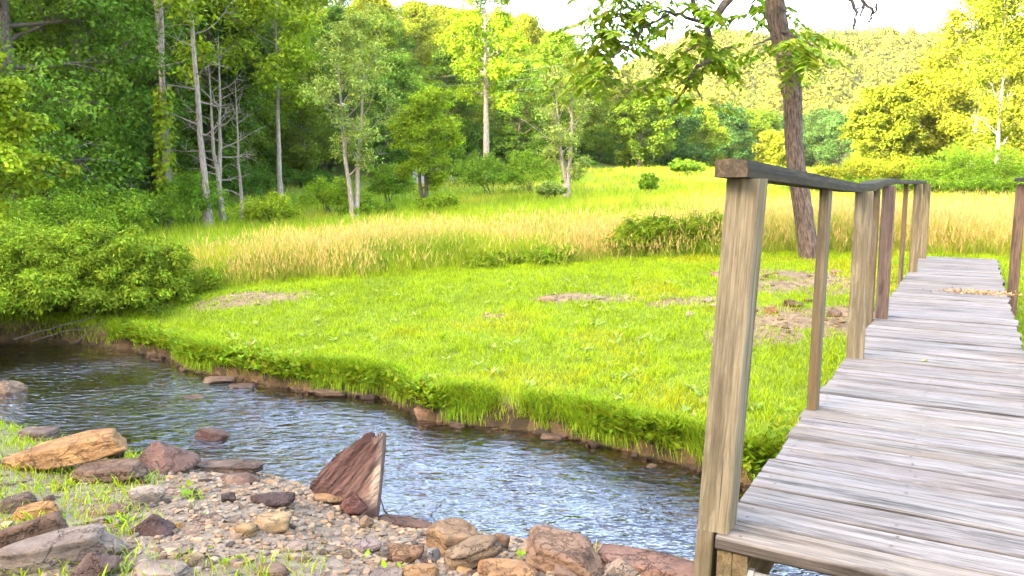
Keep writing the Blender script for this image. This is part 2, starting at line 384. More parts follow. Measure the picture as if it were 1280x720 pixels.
# ------------------------------------------------------------------ grass
def blades(P, h, w, bend, cb, ct, rng, seg=True):
    N = len(P); az = rng.uniform(0, 2 * np.pi, N); a2 = rng.uniform(0, 2 * np.pi, N)
    wd = np.stack([np.cos(az), np.sin(az), 0 * az], -1) * (w / 2)[:, None]
    bd = np.stack([np.cos(a2), np.sin(a2), 0 * a2], -1) * (bend * h)[:, None]
    up = np.zeros((N, 3)); up[:, 2] = h
    mid = P + up * .55 + bd * .3; tip = P + up * (1 - .25 * bend[:, None]) + bd
    if seg:
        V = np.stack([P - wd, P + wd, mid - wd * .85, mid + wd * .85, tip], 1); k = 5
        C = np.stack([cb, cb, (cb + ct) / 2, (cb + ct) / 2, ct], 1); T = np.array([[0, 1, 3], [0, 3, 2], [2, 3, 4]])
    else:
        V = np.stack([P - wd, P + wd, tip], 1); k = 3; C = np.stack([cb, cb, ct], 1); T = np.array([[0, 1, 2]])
    Fc = (np.arange(N)[:, None, None] * k + T[None]).reshape(-1, 3)
    return V.reshape(-1, 3), Fc, C.reshape(-1, 3)

def cjit(N, base, amt, rng): return np.asarray(base) * (1 + amt * rng.normal(0, 1, (N, 1))).clip(.35, 1.9) * (1 + .12 * rng.normal(0, 1, (N, 3))).clip(.6, 1.4)
class Blades:
    def __init__(s): s.v = []; s.f = []; s.c = []; s.n = 0
    def add(s, V, Fc, C): s.v.append(V); s.f.append(Fc + s.n); s.c.append(C); s.n += len(V)
    def build(s, name): return mesh(name, np.concatenate(s.v), np.concatenate(s.f), M['lawn'], col=np.concatenate(s.c))

# bridge frame, needed to keep grass off the deck
ZD = 1.1
BL0, BL1 = on_z(928, 640, ZD), on_z(1152, 321, ZD)
U = (BL1 - BL0)[:2]; U /= np.linalg.norm(U); VV = np.array([U[1], -U[0]])
B0 = on_z(893, 671, ZD)[:2]; BLEN = float((BL1[:2] - B0) @ U); BW = .90
def B(u, v, z): p = B0 + U * u + VV * v; return np.array([p[0], p[1], z])
def under_bridge(x, y):
    p = np.stack([x - B0[0], y - B0[1]], -1); u = p @ U; v = p @ VV
    return (u > -.3) & (u < BLEN) & (v > -.02) & (v < BW + .02)

L = Blades()
N = 380000
x = R.uniform(-8.2, 9.2, N); y = R.uniform(3.5, 12.6, N)
d = y - Fb(x) - .06 * (noise(x * 9, y * 2, 6) - .5)
k = (d > .0) & (y < yM(x) + .15) & ~under_bridge(x, y) & (np.abs(x) < .66 * y + 1.6)
k &= R.uniform(0, 1, N) > .95 * dirt(x, y)
x, y, d = x[k], y[k], d[k]; N = len(x)
P = np.stack([x, y, hz(x, y) - .01], -1)
cl = fbm(x * 1.1, y * 1.1, 51); c2 = fbm(x * 5, y * 5, 52)
h = (.035 + .04 * R.uniform(0, 1, N) + .045 * ss(.45, .75, c2)) * (1 + .5 * np.exp(-d / .25))
col = np.array([.27, .36, .010]) * (.55 + .65 * cl + .3 * c2)[:, None]
col = col * (1 - ss(.55, .7, cl)[:, None]) + np.array([.34, .36, .012]) * ss(.55, .7, cl)[:, None]
cj = col * (1 + .22 * R.normal(0, 1, (N, 1))).clip(.5, 1.6)
dry = R.uniform(0, 1, N) < .03; cj[dry] = [.34, .33, .06]
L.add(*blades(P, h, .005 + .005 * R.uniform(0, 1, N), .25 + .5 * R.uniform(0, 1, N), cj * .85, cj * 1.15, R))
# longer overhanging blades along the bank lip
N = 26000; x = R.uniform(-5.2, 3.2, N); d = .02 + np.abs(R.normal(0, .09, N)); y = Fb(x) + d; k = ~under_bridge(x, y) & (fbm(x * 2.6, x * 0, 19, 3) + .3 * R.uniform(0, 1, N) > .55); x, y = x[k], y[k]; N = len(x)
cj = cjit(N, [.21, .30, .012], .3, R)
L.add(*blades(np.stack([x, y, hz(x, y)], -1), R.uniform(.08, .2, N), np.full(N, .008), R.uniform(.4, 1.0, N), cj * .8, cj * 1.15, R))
# blades and roots that droop over the bank face towards the water
N = 16000; x = R.uniform(-5.2, 3.4, N); d = np.abs(R.normal(.06, .05, N)); y = Fb(x) + d; k = ~under_bridge(x, y) & (fbm(x * 2.6, x * 0, 19, 3) + .3 * R.uniform(0, 1, N) > .66); x, y = x[k], y[k]; N = len(x)
cj = cjit(N, [.20, .29, .012], .3, R); hh = R.uniform(.05, .19, N)
Vd, Fd, Cd = blades(np.stack([x, y, hz(x, y) + R.uniform(-.03, .03, N)], -1), hh * .35, np.full(N, .008), R.uniform(.2, .6, N), cj * .8, cj * 1.1, R)
Vd = Vd.reshape(N, 5, 3); Vd[:, 2:4, 1] -= hh[:, None] * .3; Vd[:, 4, 1] -= hh * .62; Vd[:, 4, 2] -= hh * .75; Vd[:, 4, 2] = Vd[:, 4, 2].clip(.012); L.add(Vd.reshape(-1, 3), Fd, Cd)
# broad leaved weeds in the lawn: rosettes
def rosettes(Lb, C, rad, n, col, rng):
    for c in C:
        m = n; a = rng.uniform(0, 2 * np.pi, m); r_ = rad * rng.uniform(.5, 1.1, m)
        base = np.repeat(c[None], m, 0) + rng.normal(0, rad * .35, (m, 3)) * [1, 1, .2]
        dr = np.stack([np.cos(a), np.sin(a), rng.uniform(.25, .9, m)], -1); dr /= np.linalg.norm(dr, axis=1)[:, None]
        sd = np.stack([-np.sin(a), np.cos(a), 0 * a], -1)
        V = np.stack([base, base + dr * (r_ * .5)[:, None] + sd * (r_ * .27)[:, None], base + dr * r_[:, None], base + dr * (r_ * .5)[:, None] - sd * (r_ * .27)[:, None]], 1).reshape(-1, 3)
        T = (np.arange(m)[:, None, None] * 4 + np.array([[0, 1, 2], [0, 2, 3]])[None]).reshape(-1, 3)
        cc = np.repeat(cjit(m, col, .15, rng), 4, 0); Lb.add(V, T, cc)
spots = []
for _ in range(150):
    x_ = R.uniform(-3.5, 2.2); y_ = R.uniform(float(Fb(x_)) + .3, 10.8)
    if fbm(x_ * .9, y_ * .9, 88) > .5: spots.append([x_, y_, float(hz(x_, y_)) + .03])
rosettes(L, np.array(spots), .085, 6, [.27, .34, .07], R)
spots = []
for _ in range(1700):
    x_ = R.uniform(-5.0, 2.4); d_ = abs(R.normal(.06, .12)); y_ = float(Fb(x_)) + d_ + .03
    if noise(x_ * 2.2, 3.0, 33) > (.3 if x_ > -1 else .12): spots.append([x_, y_ - .05, float(hz(x_, y_)) + .02])
rosettes(L, np.array(spots), .085, 7, [.19, .27, .014], R)
lawn = L.build('lawn_grass'); tag(lawn, 'short bright green lawn grass between the stream and the tall meadow', 'grass', kind='stuff')

# tall meadow
L = Blades()
def seed_share(x, y):
    e = y - yM(x); a = (1 - ss(2.6, 5.5, e)) * ss(-6.5, -3.5, x) + ss(2, 6, x - .05 * y) * (1 - ss(16, 30, e))
    return np.clip(a, 0, 1) * (.25 + 1.2 * ss(.36, .62, fbm(x * .6, y * .45, 91)))
def meadow(N, x0, x1, y0, y1, wscale, seg):
    u = R.uniform(0, 1, N); y = y0 * (y1 / y0) ** u; x = R.uniform(x0, x1, N) * y
    fx = np.interp(y, FOOT_Y, FOOT_X)
    k = (y > yM(x) + .1 * R.normal(0, 1, N)) & (x > fx - 3) & ~under_bridge(x, y) & ~((x < -5.2) & (y < 12.5))
    x, y = x[k], y[k]; N = len(x); e = y - yM(x)
    sh = seed_share(x, y); seedy = R.uniform(0, 1, N) < sh * .36
    weed = ss(.52, .66, fbm(x * .45, y * .3, 95)) 
    weed = np.maximum(weed, ss(1.0, 2.0, x - .0 * y) * ss(4.4, 3.2, x) * (e < 1.6))
    h = (.30 + .35 * R.uniform(0, 1, N)) * (.55 + .9 * fbm(x * .9, y * .9, 97)) * np.interp(y, [11, 30, 80], [1, .9, .75])
    h = np.where(seedy, h * 1.12, h) * (.40 + .60 * ss(-.15, .9, e))
    g = np.array([.24, .31, .014]) * np.ones((N, 1)); yl = np.array([.33, .32, .03]); dk = np.array([.15, .25, .014])
    m1 = fbm(x * .25, y * .12, 99)[:, None]
    c = g * (1 - ss(.45, .65, m1)) + yl * ss(.45, .65, m1); c = c * (1 - weed[:, None] * .8) + dk * weed[:, None] * .8
    tan = np.array([.45, .32, .115])
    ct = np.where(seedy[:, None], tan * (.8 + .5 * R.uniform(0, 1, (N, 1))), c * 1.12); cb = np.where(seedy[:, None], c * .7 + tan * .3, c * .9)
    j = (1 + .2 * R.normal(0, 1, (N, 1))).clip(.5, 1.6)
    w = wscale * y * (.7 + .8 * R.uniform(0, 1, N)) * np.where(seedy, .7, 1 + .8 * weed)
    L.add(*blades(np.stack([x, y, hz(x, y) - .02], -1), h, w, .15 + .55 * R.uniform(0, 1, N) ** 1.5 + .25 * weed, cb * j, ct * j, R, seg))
    # seed heads: a loose feathery diamond on top of seedy stems
    s = np.where(seedy & (y < 26))[0]
    if len(s):
        Ph = np.stack([x[s], y[s], hz(x[s], y[s]) + h[s] * .86], -1) + R.normal(0, .05, (len(s), 3)); n2 = len(s)
        cc = tan * (.8 + .55 * R.uniform(0, 1, (n2, 1)))*np.array([1.0, .97, 1.0])
        L.add(*blades(Ph, R.uniform(.06, .14, n2), np.full(n2, .008) + .0007 * y[s], R.uniform(.1, .5, n2), cc, cc * 1.1, R, False))
meadow(150000, -.72, .92, 11.0, 17.5, .00055, True)
meadow(130000, -.72, .85, 17.0, 100, .00085, False)
mg = L.build('meadow_grass'); tag(mg, 'tall meadow of green and tan seeding grass behind the lawn', 'grass', kind='stuff')

# near bank tufts
L = Blades()
N = 80000; x = R.uniform(-6.0, 2.2, N); y = R.uniform(2.4, 7.4, N); t = turf_near(x, y); k = (R.uniform(0, 1, N) < t * .46) & (np.abs(x) < .66 * y + 1.5); x, y = x[k], y[k]; N = len(x)
cj = cjit(N, [.25, .33, .012], .25, R)
L.add(*blades(np.stack([x, y, hz(x, y) - .005], -1), R.uniform(.03, .10, N), .004 + .004 * R.uniform(0, 1, N), R.uniform(.3, .9, N), cj * .85, cj * 1.2, R))
spots = [hit(*q) for q in [(30, 690), (150, 655), (225, 625), (95, 665), (70, 610), (205, 560), (280, 690), (470, 700), (640, 700), (735, 712)] for _ in range(3)]
rosettes(L, np.array(spots) + R.normal(0, .06, (len(spots), 3)) * [1, 1, 0], .06, 6, [.21, .30, .015], R)
tg = L.build('bank_grass'); tag(tg, 'thin green grass tufts growing through the gravel of the near bank', 'grass', kind='stuff')

# ------------------------------------------------------------------ trees
def leaves_mesh(c, ax, nr, size, wr=.5, cv=None, fold=.18):
    b = np.cross(nr, ax); b /= np.linalg.norm(b, axis=1)[:, None] + 1e-9; nn = np.cross(ax, b)
    s = size[:, None]
    V = np.stack([c, c + ax * s * .45 + b * s * wr * .5 + nn * s * fold * .5, c + ax * s, c + ax * s * .45 - b * s * wr * .5 + nn * s * fold * .5], 1)
    n = len(c); Fc = np.arange(n * 4).reshape(n, 4)
    return V.reshape(-1, 3), Fc, np.repeat(cv if cv is not None else np.ones((n, 3)), 4, 0)

def unit(v): return v / (np.linalg.norm(v, axis=-1, keepdims=True) + 1e-9)
def clump_leaves(C, rc, m, leaf, rng, droop=.2, flat_=.6, out_from=None, upb=.75):
    C = np.asarray(C); n = len(C) * m; c = np.repeat(C, m, 0); rr = np.repeat(np.broadcast_to(rc, (len(C),)), m)
    off = unit(rng.normal(0, 1, (n, 3))) * (rng.uniform(0, 1, (n, 1)) ** .45) * rr[:, None] * [1, 1, flat_]
    p = c + off
    nr = unit(rng.normal(0, .55, (n, 3)) + np.array([0, 0, upb]) + .5 * unit(off))
    ax = unit(np.cross(nr, rng.normal(0, 1, (n, 3)))); ax[:, 2] -= droop; ax = unit(ax); nr = unit(nr - ax * (nr * ax).sum(1)[:, None])
    cv = (1 + .2 * rng.normal(0, 1, (n, 1))).clip(.5, 1.6) * np.repeat((1 + .14 * rng.normal(0, 1, (len(C), 1))).clip(.6, 1.4), m, 0) * np.ones((1, 3))
    cv[:, 0] *= (1 + .12 * rng.normal(0, 1, n)).clip(.6, 1.5)
    return p, ax, nr, leaf * rng.uniform(.65, 1.3, n), cv

def build_tree(name, loc, seed, H, r0, cb, Rc, limbs=24, sub=5, m=55, leaf=.3, rc=.10, leafmat='forest', barkmat='bark', prof=None, lean=(0, 0), elev=(15, 70),
               droop=.2, dead=0, trunks=1, flat_=.6, ivy=0, wr=.5, limb_r=.32, wob=.03, split=None, tw=.25):
    rng = np.random.default_rng(seed); root = empty(name, loc)
    tb = MB(); C = []; Rr = []
    prof = prof or (lambda u: max(.15, math.sin(math.pi * (.12 + .82 * u)) ** .75))
    for ti in range(trunks):
        a0 = 2 * math.pi * ti / max(trunks, 1) + rng.uniform(0, 1); spread = 0 if trunks == 1 else tw
        Ht = H * (1 if ti == 0 else rng.uniform(.75, .95)); n = 10; tt = np.linspace(0, 1, n)
        wobv = np.cumsum(rng.normal(0, wob * H / n ** .5 * .6, (n, 2)), 0); wobv -= wobv[0]
        pts = np.zeros((n, 3)); pts[:, 2] = tt * Ht
        pts[:, 0] = wobv[:, 0] + lean[0] * tt + math.cos(a0) * spread * Rc * tt; pts[:, 1] = wobv[:, 1] + lean[1] * tt + math.sin(a0) * spread * Rc * tt
        rt = r0 * (1 - .93 * tt) * (1 + .45 * np.exp(-tt * 22)); rt = np.maximum(rt, .012)
        pts[0, 2] = -.2
        tb.tube(pts, rt, 8)
        nl = max(1, limbs // trunks)
        for i in range(nl):
            u = (i + rng.uniform(.1, .9)) / nl; t = cb + (.97 - cb) * u; p0 = np.array([np.interp(t, tt, pts[:, q]) for q in range(3)])
            az = i * 2.4 + rng.uniform(-.5, .5); ln = Rc * prof(u) * rng.uniform(.72, 1.12)
            el = math.radians(elev[0] + (elev[1] - elev[0]) * u ** 1.4 + rng.uniform(-12, 12))
            dr = np.array([math.cos(az) * math.cos(el), math.sin(az) * math.cos(el), math.sin(el)])
            q = [p0]; dd = dr.copy(); nseg = 4
            for s_ in range(nseg):
                dd = unit(dd + rng.normal(0, .16, 3) + np.array([0, 0, .06 - droop * .25 * s_ / nseg])); q.append(q[-1] + dd * ln / nseg)
            q = np.array(q); rl = max(.01, np.interp(t, tt, rt) * limb_r * 1.4)
            isdead = rng.uniform() < dead
            tb.tube(q, rl * np.array([1, .75, .5, .32, .12]), 5)
            for j in range(sub):
                sidx = rng.uniform(.3, 1.0); f_ = sidx * nseg; b0 = q[int(min(f_, nseg - 1))] + (q[min(int(f_) + 1, nseg)] - q[int(min(f_, nseg - 1))]) * (f_ - int(f_) if f_ < nseg else 1)
                d2 = unit(dr + rng.normal(0, .75, 3) + [0, 0, .1]); l2 = ln * rng.uniform(.22, .45)
                q2 = np.array([b0, b0 + d2 * l2 * .5 + rng.normal(0, .04, 3) * l2, b0 + d2 * l2 - [0, 0, droop * l2 * .4]])
                tb.tube(q2, rl * np.array([.38, .25, .08]), 4)
                if not isdead: C += [q2[2]]; Rr += [rc * Rc * rng.uniform(.8, 1.4)]
            if not isdead: C += [q[-1], q[3]]; Rr += [rc * Rc * 1.2, rc * Rc * 1.2]
        if cb < .97 and dead < 1: C.append(pts[-1]); Rr.append(rc * Rc)
    tr = tb.build('trunk', M[barkmat], root, True)
    if len(C) and m:
        p, ax, nr, sz, cv = clump_leaves(C, np.array(Rr), m, leaf, rng, droop, flat_)
        V, Fc, cc = leaves_mesh(p, ax, nr, sz, wr, cv); mesh('crown', V, Fc, M[leafmat], root, cc)
    if ivy:
        n = 900; hh = rng.uniform(0, ivy, n) ** 1.0; a = rng.uniform(0, 2 * np.pi, n)
        rr_ = r0 * (1.0 + .2) + np.abs(rng.normal(0, .16, n)) * (1.1 - hh / ivy * .6)
        p = np.stack([np.interp(hh / H, tt, pts[:, 0]) + np.cos(a) * rr_, np.interp(hh / H, tt, pts[:, 1]) + np.sin(a) * rr_, hh], -1)
        nr = unit(np.stack([np.cos(a), np.sin(a), 0 * a + .5], -1) + rng.normal(0, .3, (n, 3))); ax = unit(np.cross(nr, rng.normal(0, 1, (n, 3)))); 
        V, Fc, cc = leaves_mesh(p, ax, nr, rng.uniform(.12, .26, n), .8, cjit(n, [1, 1, 1], .2, rng)); mesh('ivy', V, Fc, M['bright'], root, cc)
    return root

def build_shrub(name, loc, seed, H, Rc, leaf=.12, n_c=70, m=60, leafmat='shrub', stems=7, sq=(1, 1), rc=.22, droop=.1, wr=.5, stem_r=.02, hollow=.45, low=.12):
    rng = np.random.default_rng(seed); root = empty(name, loc); tb = MB()
    dv = unit(rng.normal(0, 1, (n_c, 3))); dv[:, 2] = np.abs(dv[:, 2]) * (1 + low) - low
    lump = 1 + (.28 if n_c < 120 else .40) * rng.normal(0, 1, (n_c, 1)).clip(-1.2, 1.4)
    C = dv * rng.uniform(hollow, 1, (n_c, 1)) * lump * [Rc * sq[0], Rc * sq[1], H * .52] + [0, 0, H * .42]; C[:, 2] = C[:, 2].clip(H * .06, H * 1.05)
    for i in range(stems):
        e = C[rng.integers(n_c)]; b = np.array([rng.normal(0, Rc * .12 * sq[0]), rng.normal(0, Rc * .12), -.1]); mid = (b + e) / 2 + [0, 0, H * .12] + rng.normal(0, .05, 3) * H
        tb.tube(np.array([b, mid, e]), [stem_r * 1.3, stem_r, stem_r * .3], 5)
    tb.build('stem', M['twig'], root, True)
    p, ax, nr, sz, cv = clump_leaves(C, rc * min(Rc, H) * rng.uniform(.7, 1.35, n_c), m, leaf, rng, droop, .8)
    p[:, 2] = p[:, 2].clip(.0, None)
    V, Fc, cc = leaves_mesh(p, ax, nr, sz, wr, cv); mesh('foliage', V, Fc, M[leafmat], root, cc)
    return root

def gp(px, Y): p = at(px, 200, Y); return (p[0], p[1], float(hz(p[0], p[1])))
def put(o, px, Y, rz=0, sc=1.0): o.location = gp(px, Y); o.rotation_euler = (0, 0, rz); o.scale = (sc, sc, sc) if np.isscalar(sc) else sc; return o

# --- wooded hillside: prototypes, then copies
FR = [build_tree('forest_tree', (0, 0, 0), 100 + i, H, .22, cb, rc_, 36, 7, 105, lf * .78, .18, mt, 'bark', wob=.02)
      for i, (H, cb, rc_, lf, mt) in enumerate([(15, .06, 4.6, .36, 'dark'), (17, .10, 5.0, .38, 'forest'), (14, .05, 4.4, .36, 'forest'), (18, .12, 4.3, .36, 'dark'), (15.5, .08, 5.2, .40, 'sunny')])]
used = [0] * len(FR)
pts = []; rng = np.random.default_rng(5)
cand = np.stack([rng.uniform(-120, 75, 60000), rng.uniform(30, 235, 60000)], -1)
fxc = np.interp(cand[:, 1], FOOT_Y, FOOT_X)
ratio = cand[:, 0] / cand[:, 1]
cand = cand[(fxc - cand[:, 0] > 1.0) & (ratio > -.74) & (ratio < .10)]
grid = {}
for c in cand:
    dist = math.hypot(*c); rmin = 5.2 if dist < 75 else (6.3 if dist < 120 else 7.6)
    fd = np.interp(c[1], FOOT_Y, FOOT_X) - c[0]
    if fd > 62 + .15 * c[1] or (dist > 140 and fd > 80): continue
    key = (int(c[0] // 8), int(c[1] // 8)); ok = True
    for a in (-1, 0, 1):
        for b in (-1, 0, 1):
            for q in grid.get((key[0] + a, key[1] + b), ()):
                if (q[0] - c[0]) ** 2 + (q[1] - c[1]) ** 2 < rmin * rmin: ok = False
    if ok: grid.setdefault(key, []).append(c); pts.append(c)
pts.sort(key=lambda c: c[0] ** 2 + c[1] ** 2); 
print('forest candidates', len(pts))
pts = pts[:270]
labs = ['round crowned dark green tree in the shaded foot of the wooded hillside', 'tall mid green tree in the shaded foot of the wooded hillside', 'broad mid green tree low on the wooded hillside',
        'narrow dark green tree low on the wooded hillside', 'wide bright green tree low on the wooded hillside']
labh = ['round crowned tree with sunlit top, high on the wooded hillside', 'tall sunlit yellow green tree, high on the wooded hillside', 'broad sunlit tree, high on the wooded hillside',
        'narrow sunlit tree, high on the wooded hillside', 'wide sunlit yellow tree, high on the wooded hillside']
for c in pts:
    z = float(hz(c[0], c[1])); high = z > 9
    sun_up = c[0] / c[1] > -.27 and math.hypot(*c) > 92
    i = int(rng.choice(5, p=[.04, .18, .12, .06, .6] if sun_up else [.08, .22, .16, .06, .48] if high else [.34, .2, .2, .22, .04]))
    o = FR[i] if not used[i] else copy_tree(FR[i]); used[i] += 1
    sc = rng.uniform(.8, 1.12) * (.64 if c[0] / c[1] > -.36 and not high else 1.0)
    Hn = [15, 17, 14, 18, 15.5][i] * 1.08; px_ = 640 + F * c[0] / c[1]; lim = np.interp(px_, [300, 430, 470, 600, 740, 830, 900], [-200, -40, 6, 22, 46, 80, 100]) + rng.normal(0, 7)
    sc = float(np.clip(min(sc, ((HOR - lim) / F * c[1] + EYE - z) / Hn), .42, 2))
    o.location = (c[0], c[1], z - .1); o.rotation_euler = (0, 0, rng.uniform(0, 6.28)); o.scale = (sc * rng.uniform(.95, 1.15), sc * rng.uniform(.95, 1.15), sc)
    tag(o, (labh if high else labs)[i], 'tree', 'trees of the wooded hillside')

US = [build_shrub('understory_shrub', (0, 0, 0), 500 + i, 3.4, 2.4, .22, 80, 90, mt, low=.3) for i, mt in enumerate(['dark', 'forest', 'dark'])]
ULAB = ['dark leafy understory bush at the foot of the wooded hillside', 'mid green understory bush at the foot of the wooded hillside', 'low dark understory bush at the foot of the wooded hillside']
uu = [0, 0, 0]; yy_ = 31.0
while yy_ < 150:
    for dd_ in (.5, 4.5, 10):
        x_ = float(np.interp(yy_, FOOT_Y, FOOT_X)) - dd_ - rng.uniform(0, 2); y_ = yy_ + rng.uniform(-1.5, 1.5)
        i = int(rng.integers(3)); o = US[i] if not uu[i] else copy_tree(US[i]); uu[i] += 1
        sc = rng.uniform(.7, 1.15) * (.6 if dd_ < 1 else 1); o.location = (x_, y_, float(hz(x_, y_)) - .1); o.rotation_euler = (0, 0, rng.uniform(0, 6.28)); o.scale = (sc, sc, sc * (.75 if i == 2 else 1))
        tag(o, ULAB[i], 'shrub', 'understory bushes of the wooded hillside')
    yy_ += 3.0

# --- far hill: one mass of crowns
def far_forest():
    rng = np.random.default_rng(11); V = []; Fs = []; Cc = []; n0 = 0; cells = set()
    xs = rng.uniform(8, 330, 14000); ys = rng.uniform(135, 430, 14000)
    for x_, y_ in zip(xs, ys):
        if not (.06 * y_ < x_ < .74 * y_) : continue
        k_ = (int(x_ // 7.5), int(y_ // 7.5))
        if k_ in cells: continue
        cells.add(k_)
        z_ = float(hz(x_, y_)); m = 200
        if y_ < 200 and x_ > .30 * y_: continue
        r_ = rng.uniform(3.4, 5.6); hh = rng.uniform(10, 16)
        dv = unit(rng.normal(0, 1, (m, 3))); dv[:, 2] = np.abs(dv[:, 2]) - .35
        p = dv * (rng.uniform(.75, 1.08, (m, 1))) * [r_, r_, hh * .5] + [x_, y_, z_ + hh * .55]
        nr = unit(dv + rng.normal(0, .45, (m, 3)) + [0, 0, .3]); ax = unit(np.cross(nr, rng.normal(0, 1, (m, 3))))
        hue = rng.uniform(.75, 1.2); cv = np.ones((m, 3)) * hue * (1 + .15 * rng.normal(0, 1, (m, 1))).clip(.6, 1.4); cv[:, 0] *= rng.uniform(.8, 1.12)
        v, f_, c_ = leaves_mesh(p, ax, nr, rng.uniform(.8, 1.6, m), .75, cv); V.append(v); Fs.append(f_ + n0); Cc.append(c_); n0 += len(v)
    return mesh('distant_forest', np.concatenate(V), np.concatenate(Fs), M['far'], col=np.concatenate(Cc))
tag(far_forest(), 'pale sunlit forest covering the distant hill', 'forest', kind='stuff')

# --- named trees at the meadow's edge
t = build_tree('vine_clad_tree', gp(206, 31), 21, 17, .17, .45, 3.0, 22, 5, 60, .24, .2, 'bright', 'pale_bark', trunks=2, tw=.10, ivy=5.2, wob=.015, elev=(5, 60), dead=.25)
tag(t, 'pale double trunk tree wrapped in green vines up its lower half', 'tree')
t = build_tree('bare_tree', gp(257, 30), 22, 15, .14, .22, 2.2, 26, 4, 16, .16, .12, 'pale', 'pale_bark', wob=.012, elev=(0, 35), dead=.8, droop=.1, lean=(-.5, 0))
tag(t, 'tall straight pale trunk with mostly bare side branches', 'tree')
t = build_tree('dead_tree', gp(276, 31), 23, 7.2, .12, .2, 1.9, 26, 6, 0, .1, .1, 'pale', 'pale_bark', trunks=2, tw=.12, wob=.03, elev=(0, 50), dead=1)
tag(t, 'leafless grey dead tree with tangled bare twigs', 'tree')
t = build_tree('dead_tree', gp(300, 33), 24, 5.8, .09, .3, 1.4, 14, 4, 0, .1, .1, 'pale', 'pale_bark', wob=.03, elev=(10, 55), dead=1)
tag(t, 'short thin leafless dead tree right of the tangled one', 'tree')
t = build_tree('slender_tree', gp(350, 44), 25, 14.5, .15, .40, 3.3, 36, 6, 75, .24, .19, 'bright', 'pale_bark', wob=.012)
tag(t, 'slender bright green tree with a bare pale lower trunk', 'tree')
t = build_tree('wispy_tree', gp(441, 29), 26, 7.0, .10, .22, 2.0, 26, 6, 50, .12, .15, 'pale', 'pale_bark', trunks=2, tw=.22, elev=(35, 75), wob=.03, droop=.15, dead=.2)
tag(t, 'wispy grey green tree with forked thin trunks in the meadow', 'tree')
t = build_tree('small_tree', gp(531, 34), 27, 4.9, .10, .25, 1.65, 28, 6, 110, .115, .2, 'bright', 'twig', trunks=3, tw=.3, elev=(30, 75), wob=.03)
tag(t, 'small round crowned yellow green tree with three dark stems', 'tree')
t = build_tree('tall_tree', gp(608, 62), 28, 15.6, .27, .40, 3.2, 30, 6, 80, .25, .19, 'bright', 'pale_bark', wob=.006, elev=(10, 60))
tag(t, 'tall tree with a straight pale trunk rising behind the shrubs', 'tree')
t = build_tree('spindly_tree', gp(709, 40), 29, 6.6, .13, .16, 2.1, 26, 6, 50, .14, .16, 'pale', 'pale_bark', trunks=2, tw=.25, elev=(30, 70), wob=.03, droop=.5, dead=.25)
tag(t, 'spindly grey green willow like tree with bare outer limbs', 'tree')

# left side: big dark tree and a young bright one
t = build_tree('broadleaf_tree', gp(15, 25), 31, 16, .32, .06, 4.2, 56, 10, 120, .17, .16, 'dark', 'twig', wob=.015, elev=(0, 60), droop=.5, prof=lambda u: max(.2, math.sin(math.pi * (.25 + .7 * u)) ** .6))
tag(t, 'huge dark green tree with drooping branches filling the upper left', 'tree')
t = build_tree('broadleaf_tree', gp(140, 41), 32, 17, .3, .08, 5.0, 50, 8, 110, .2, .17, 'dark', 'twig', wob=.015, elev=(0, 60), droop=.5)
tag(t, 'dark green tree between the huge left tree and the vine clad trunks', 'tree')
t = build_tree('young_maple', gp(-45, 14), 33, 3.9, .10, .12, 1.3, 32, 7, 90, .095, .17, 'bright', 'bark', elev=(-5, 60), droop=.4, wr=.8)
tag(t, 'young bright green tree reaching in from the left edge', 'tree')

# right side, sunlit
for (px, Y, H, Rc, sd, lb) in [(1098, 58, 5.9, 2.4, 41, 'round sunlit yellow green tree left of the tall right hand trees'), (1150, 62, 7.2, 2.8, 42, 'sunlit yellow tree between the round tree and the tallest ones'),
                               (1215, 60, 13.0, 4.4, 43, 'tall sunlit yellow tree behind the white dead trunk'), (1275, 52, 15.0, 4.8, 44, 'tallest sunlit yellow tree at the right edge'),
                               (1330, 48, 13.0, 4.6, 45, 'sunlit yellow tree cut off by the right edge'), (1180, 80, 10, 4.0, 46, 'sunlit tree rising behind the right hand yellow trees')]:
    t = build_tree('yellow_tree', gp(px, Y), sd, H, .2, .08, Rc, 38, 8, 110, .22, .18, 'yellow', 'pale_bark', elev=(5, 65)); tag(t, lb, 'tree')
t = build_tree('white_dead_tree', gp(1246, 50), 47, 7.2, .17, .3, 2.0, 12, 4, 0, .1, .1, 'pale', 'white_bark', trunks=2, tw=.25, elev=(35, 70), dead=1, wob=.02)
tag(t, 'bleached white leafless dead tree among the yellow trees', 'tree')
MT = [(838, 92, 9, 4, 'shade', 'dark green tree ending the left woods'), (872, 100, 8, 4, 'forest', 'mid green tree right of the woods end'), (905, 112, 9, 4.2, 'shade', 'dark blue green tree left of the leaning trunk'),
      (945, 120, 10, 4.5, 'forest', 'green tree just left of the leaning trunk'), (968, 95, 5.0, 2.2, 'yellow', 'small sunlit yellow tree behind the leaning trunk'), (1022, 125, 10.5, 4.8, 'shade', 'dark blue green tree right of the leaning trunk'),
      (1050, 120, 9, 4.2, 'shade', 'dark tree partly behind the round yellow tree'), (985, 135, 10, 4.6, 'shade', 'far dark tree straight behind the leaning trunk'), (800, 84, 8, 3.6, 'forest', 'bushy green tree beside the spindly willow like tree')]
for i, (px, Y, H, Rc, mt, lb) in enumerate(MT):
    t = build_tree('edge_tree', gp(px, Y), 60 + i, H * .76, .2, .05, Rc * .95, 32, 7, 95, .29, .19, mt, 'bark', elev=(5, 60)); tag(t, lb, 'tree')

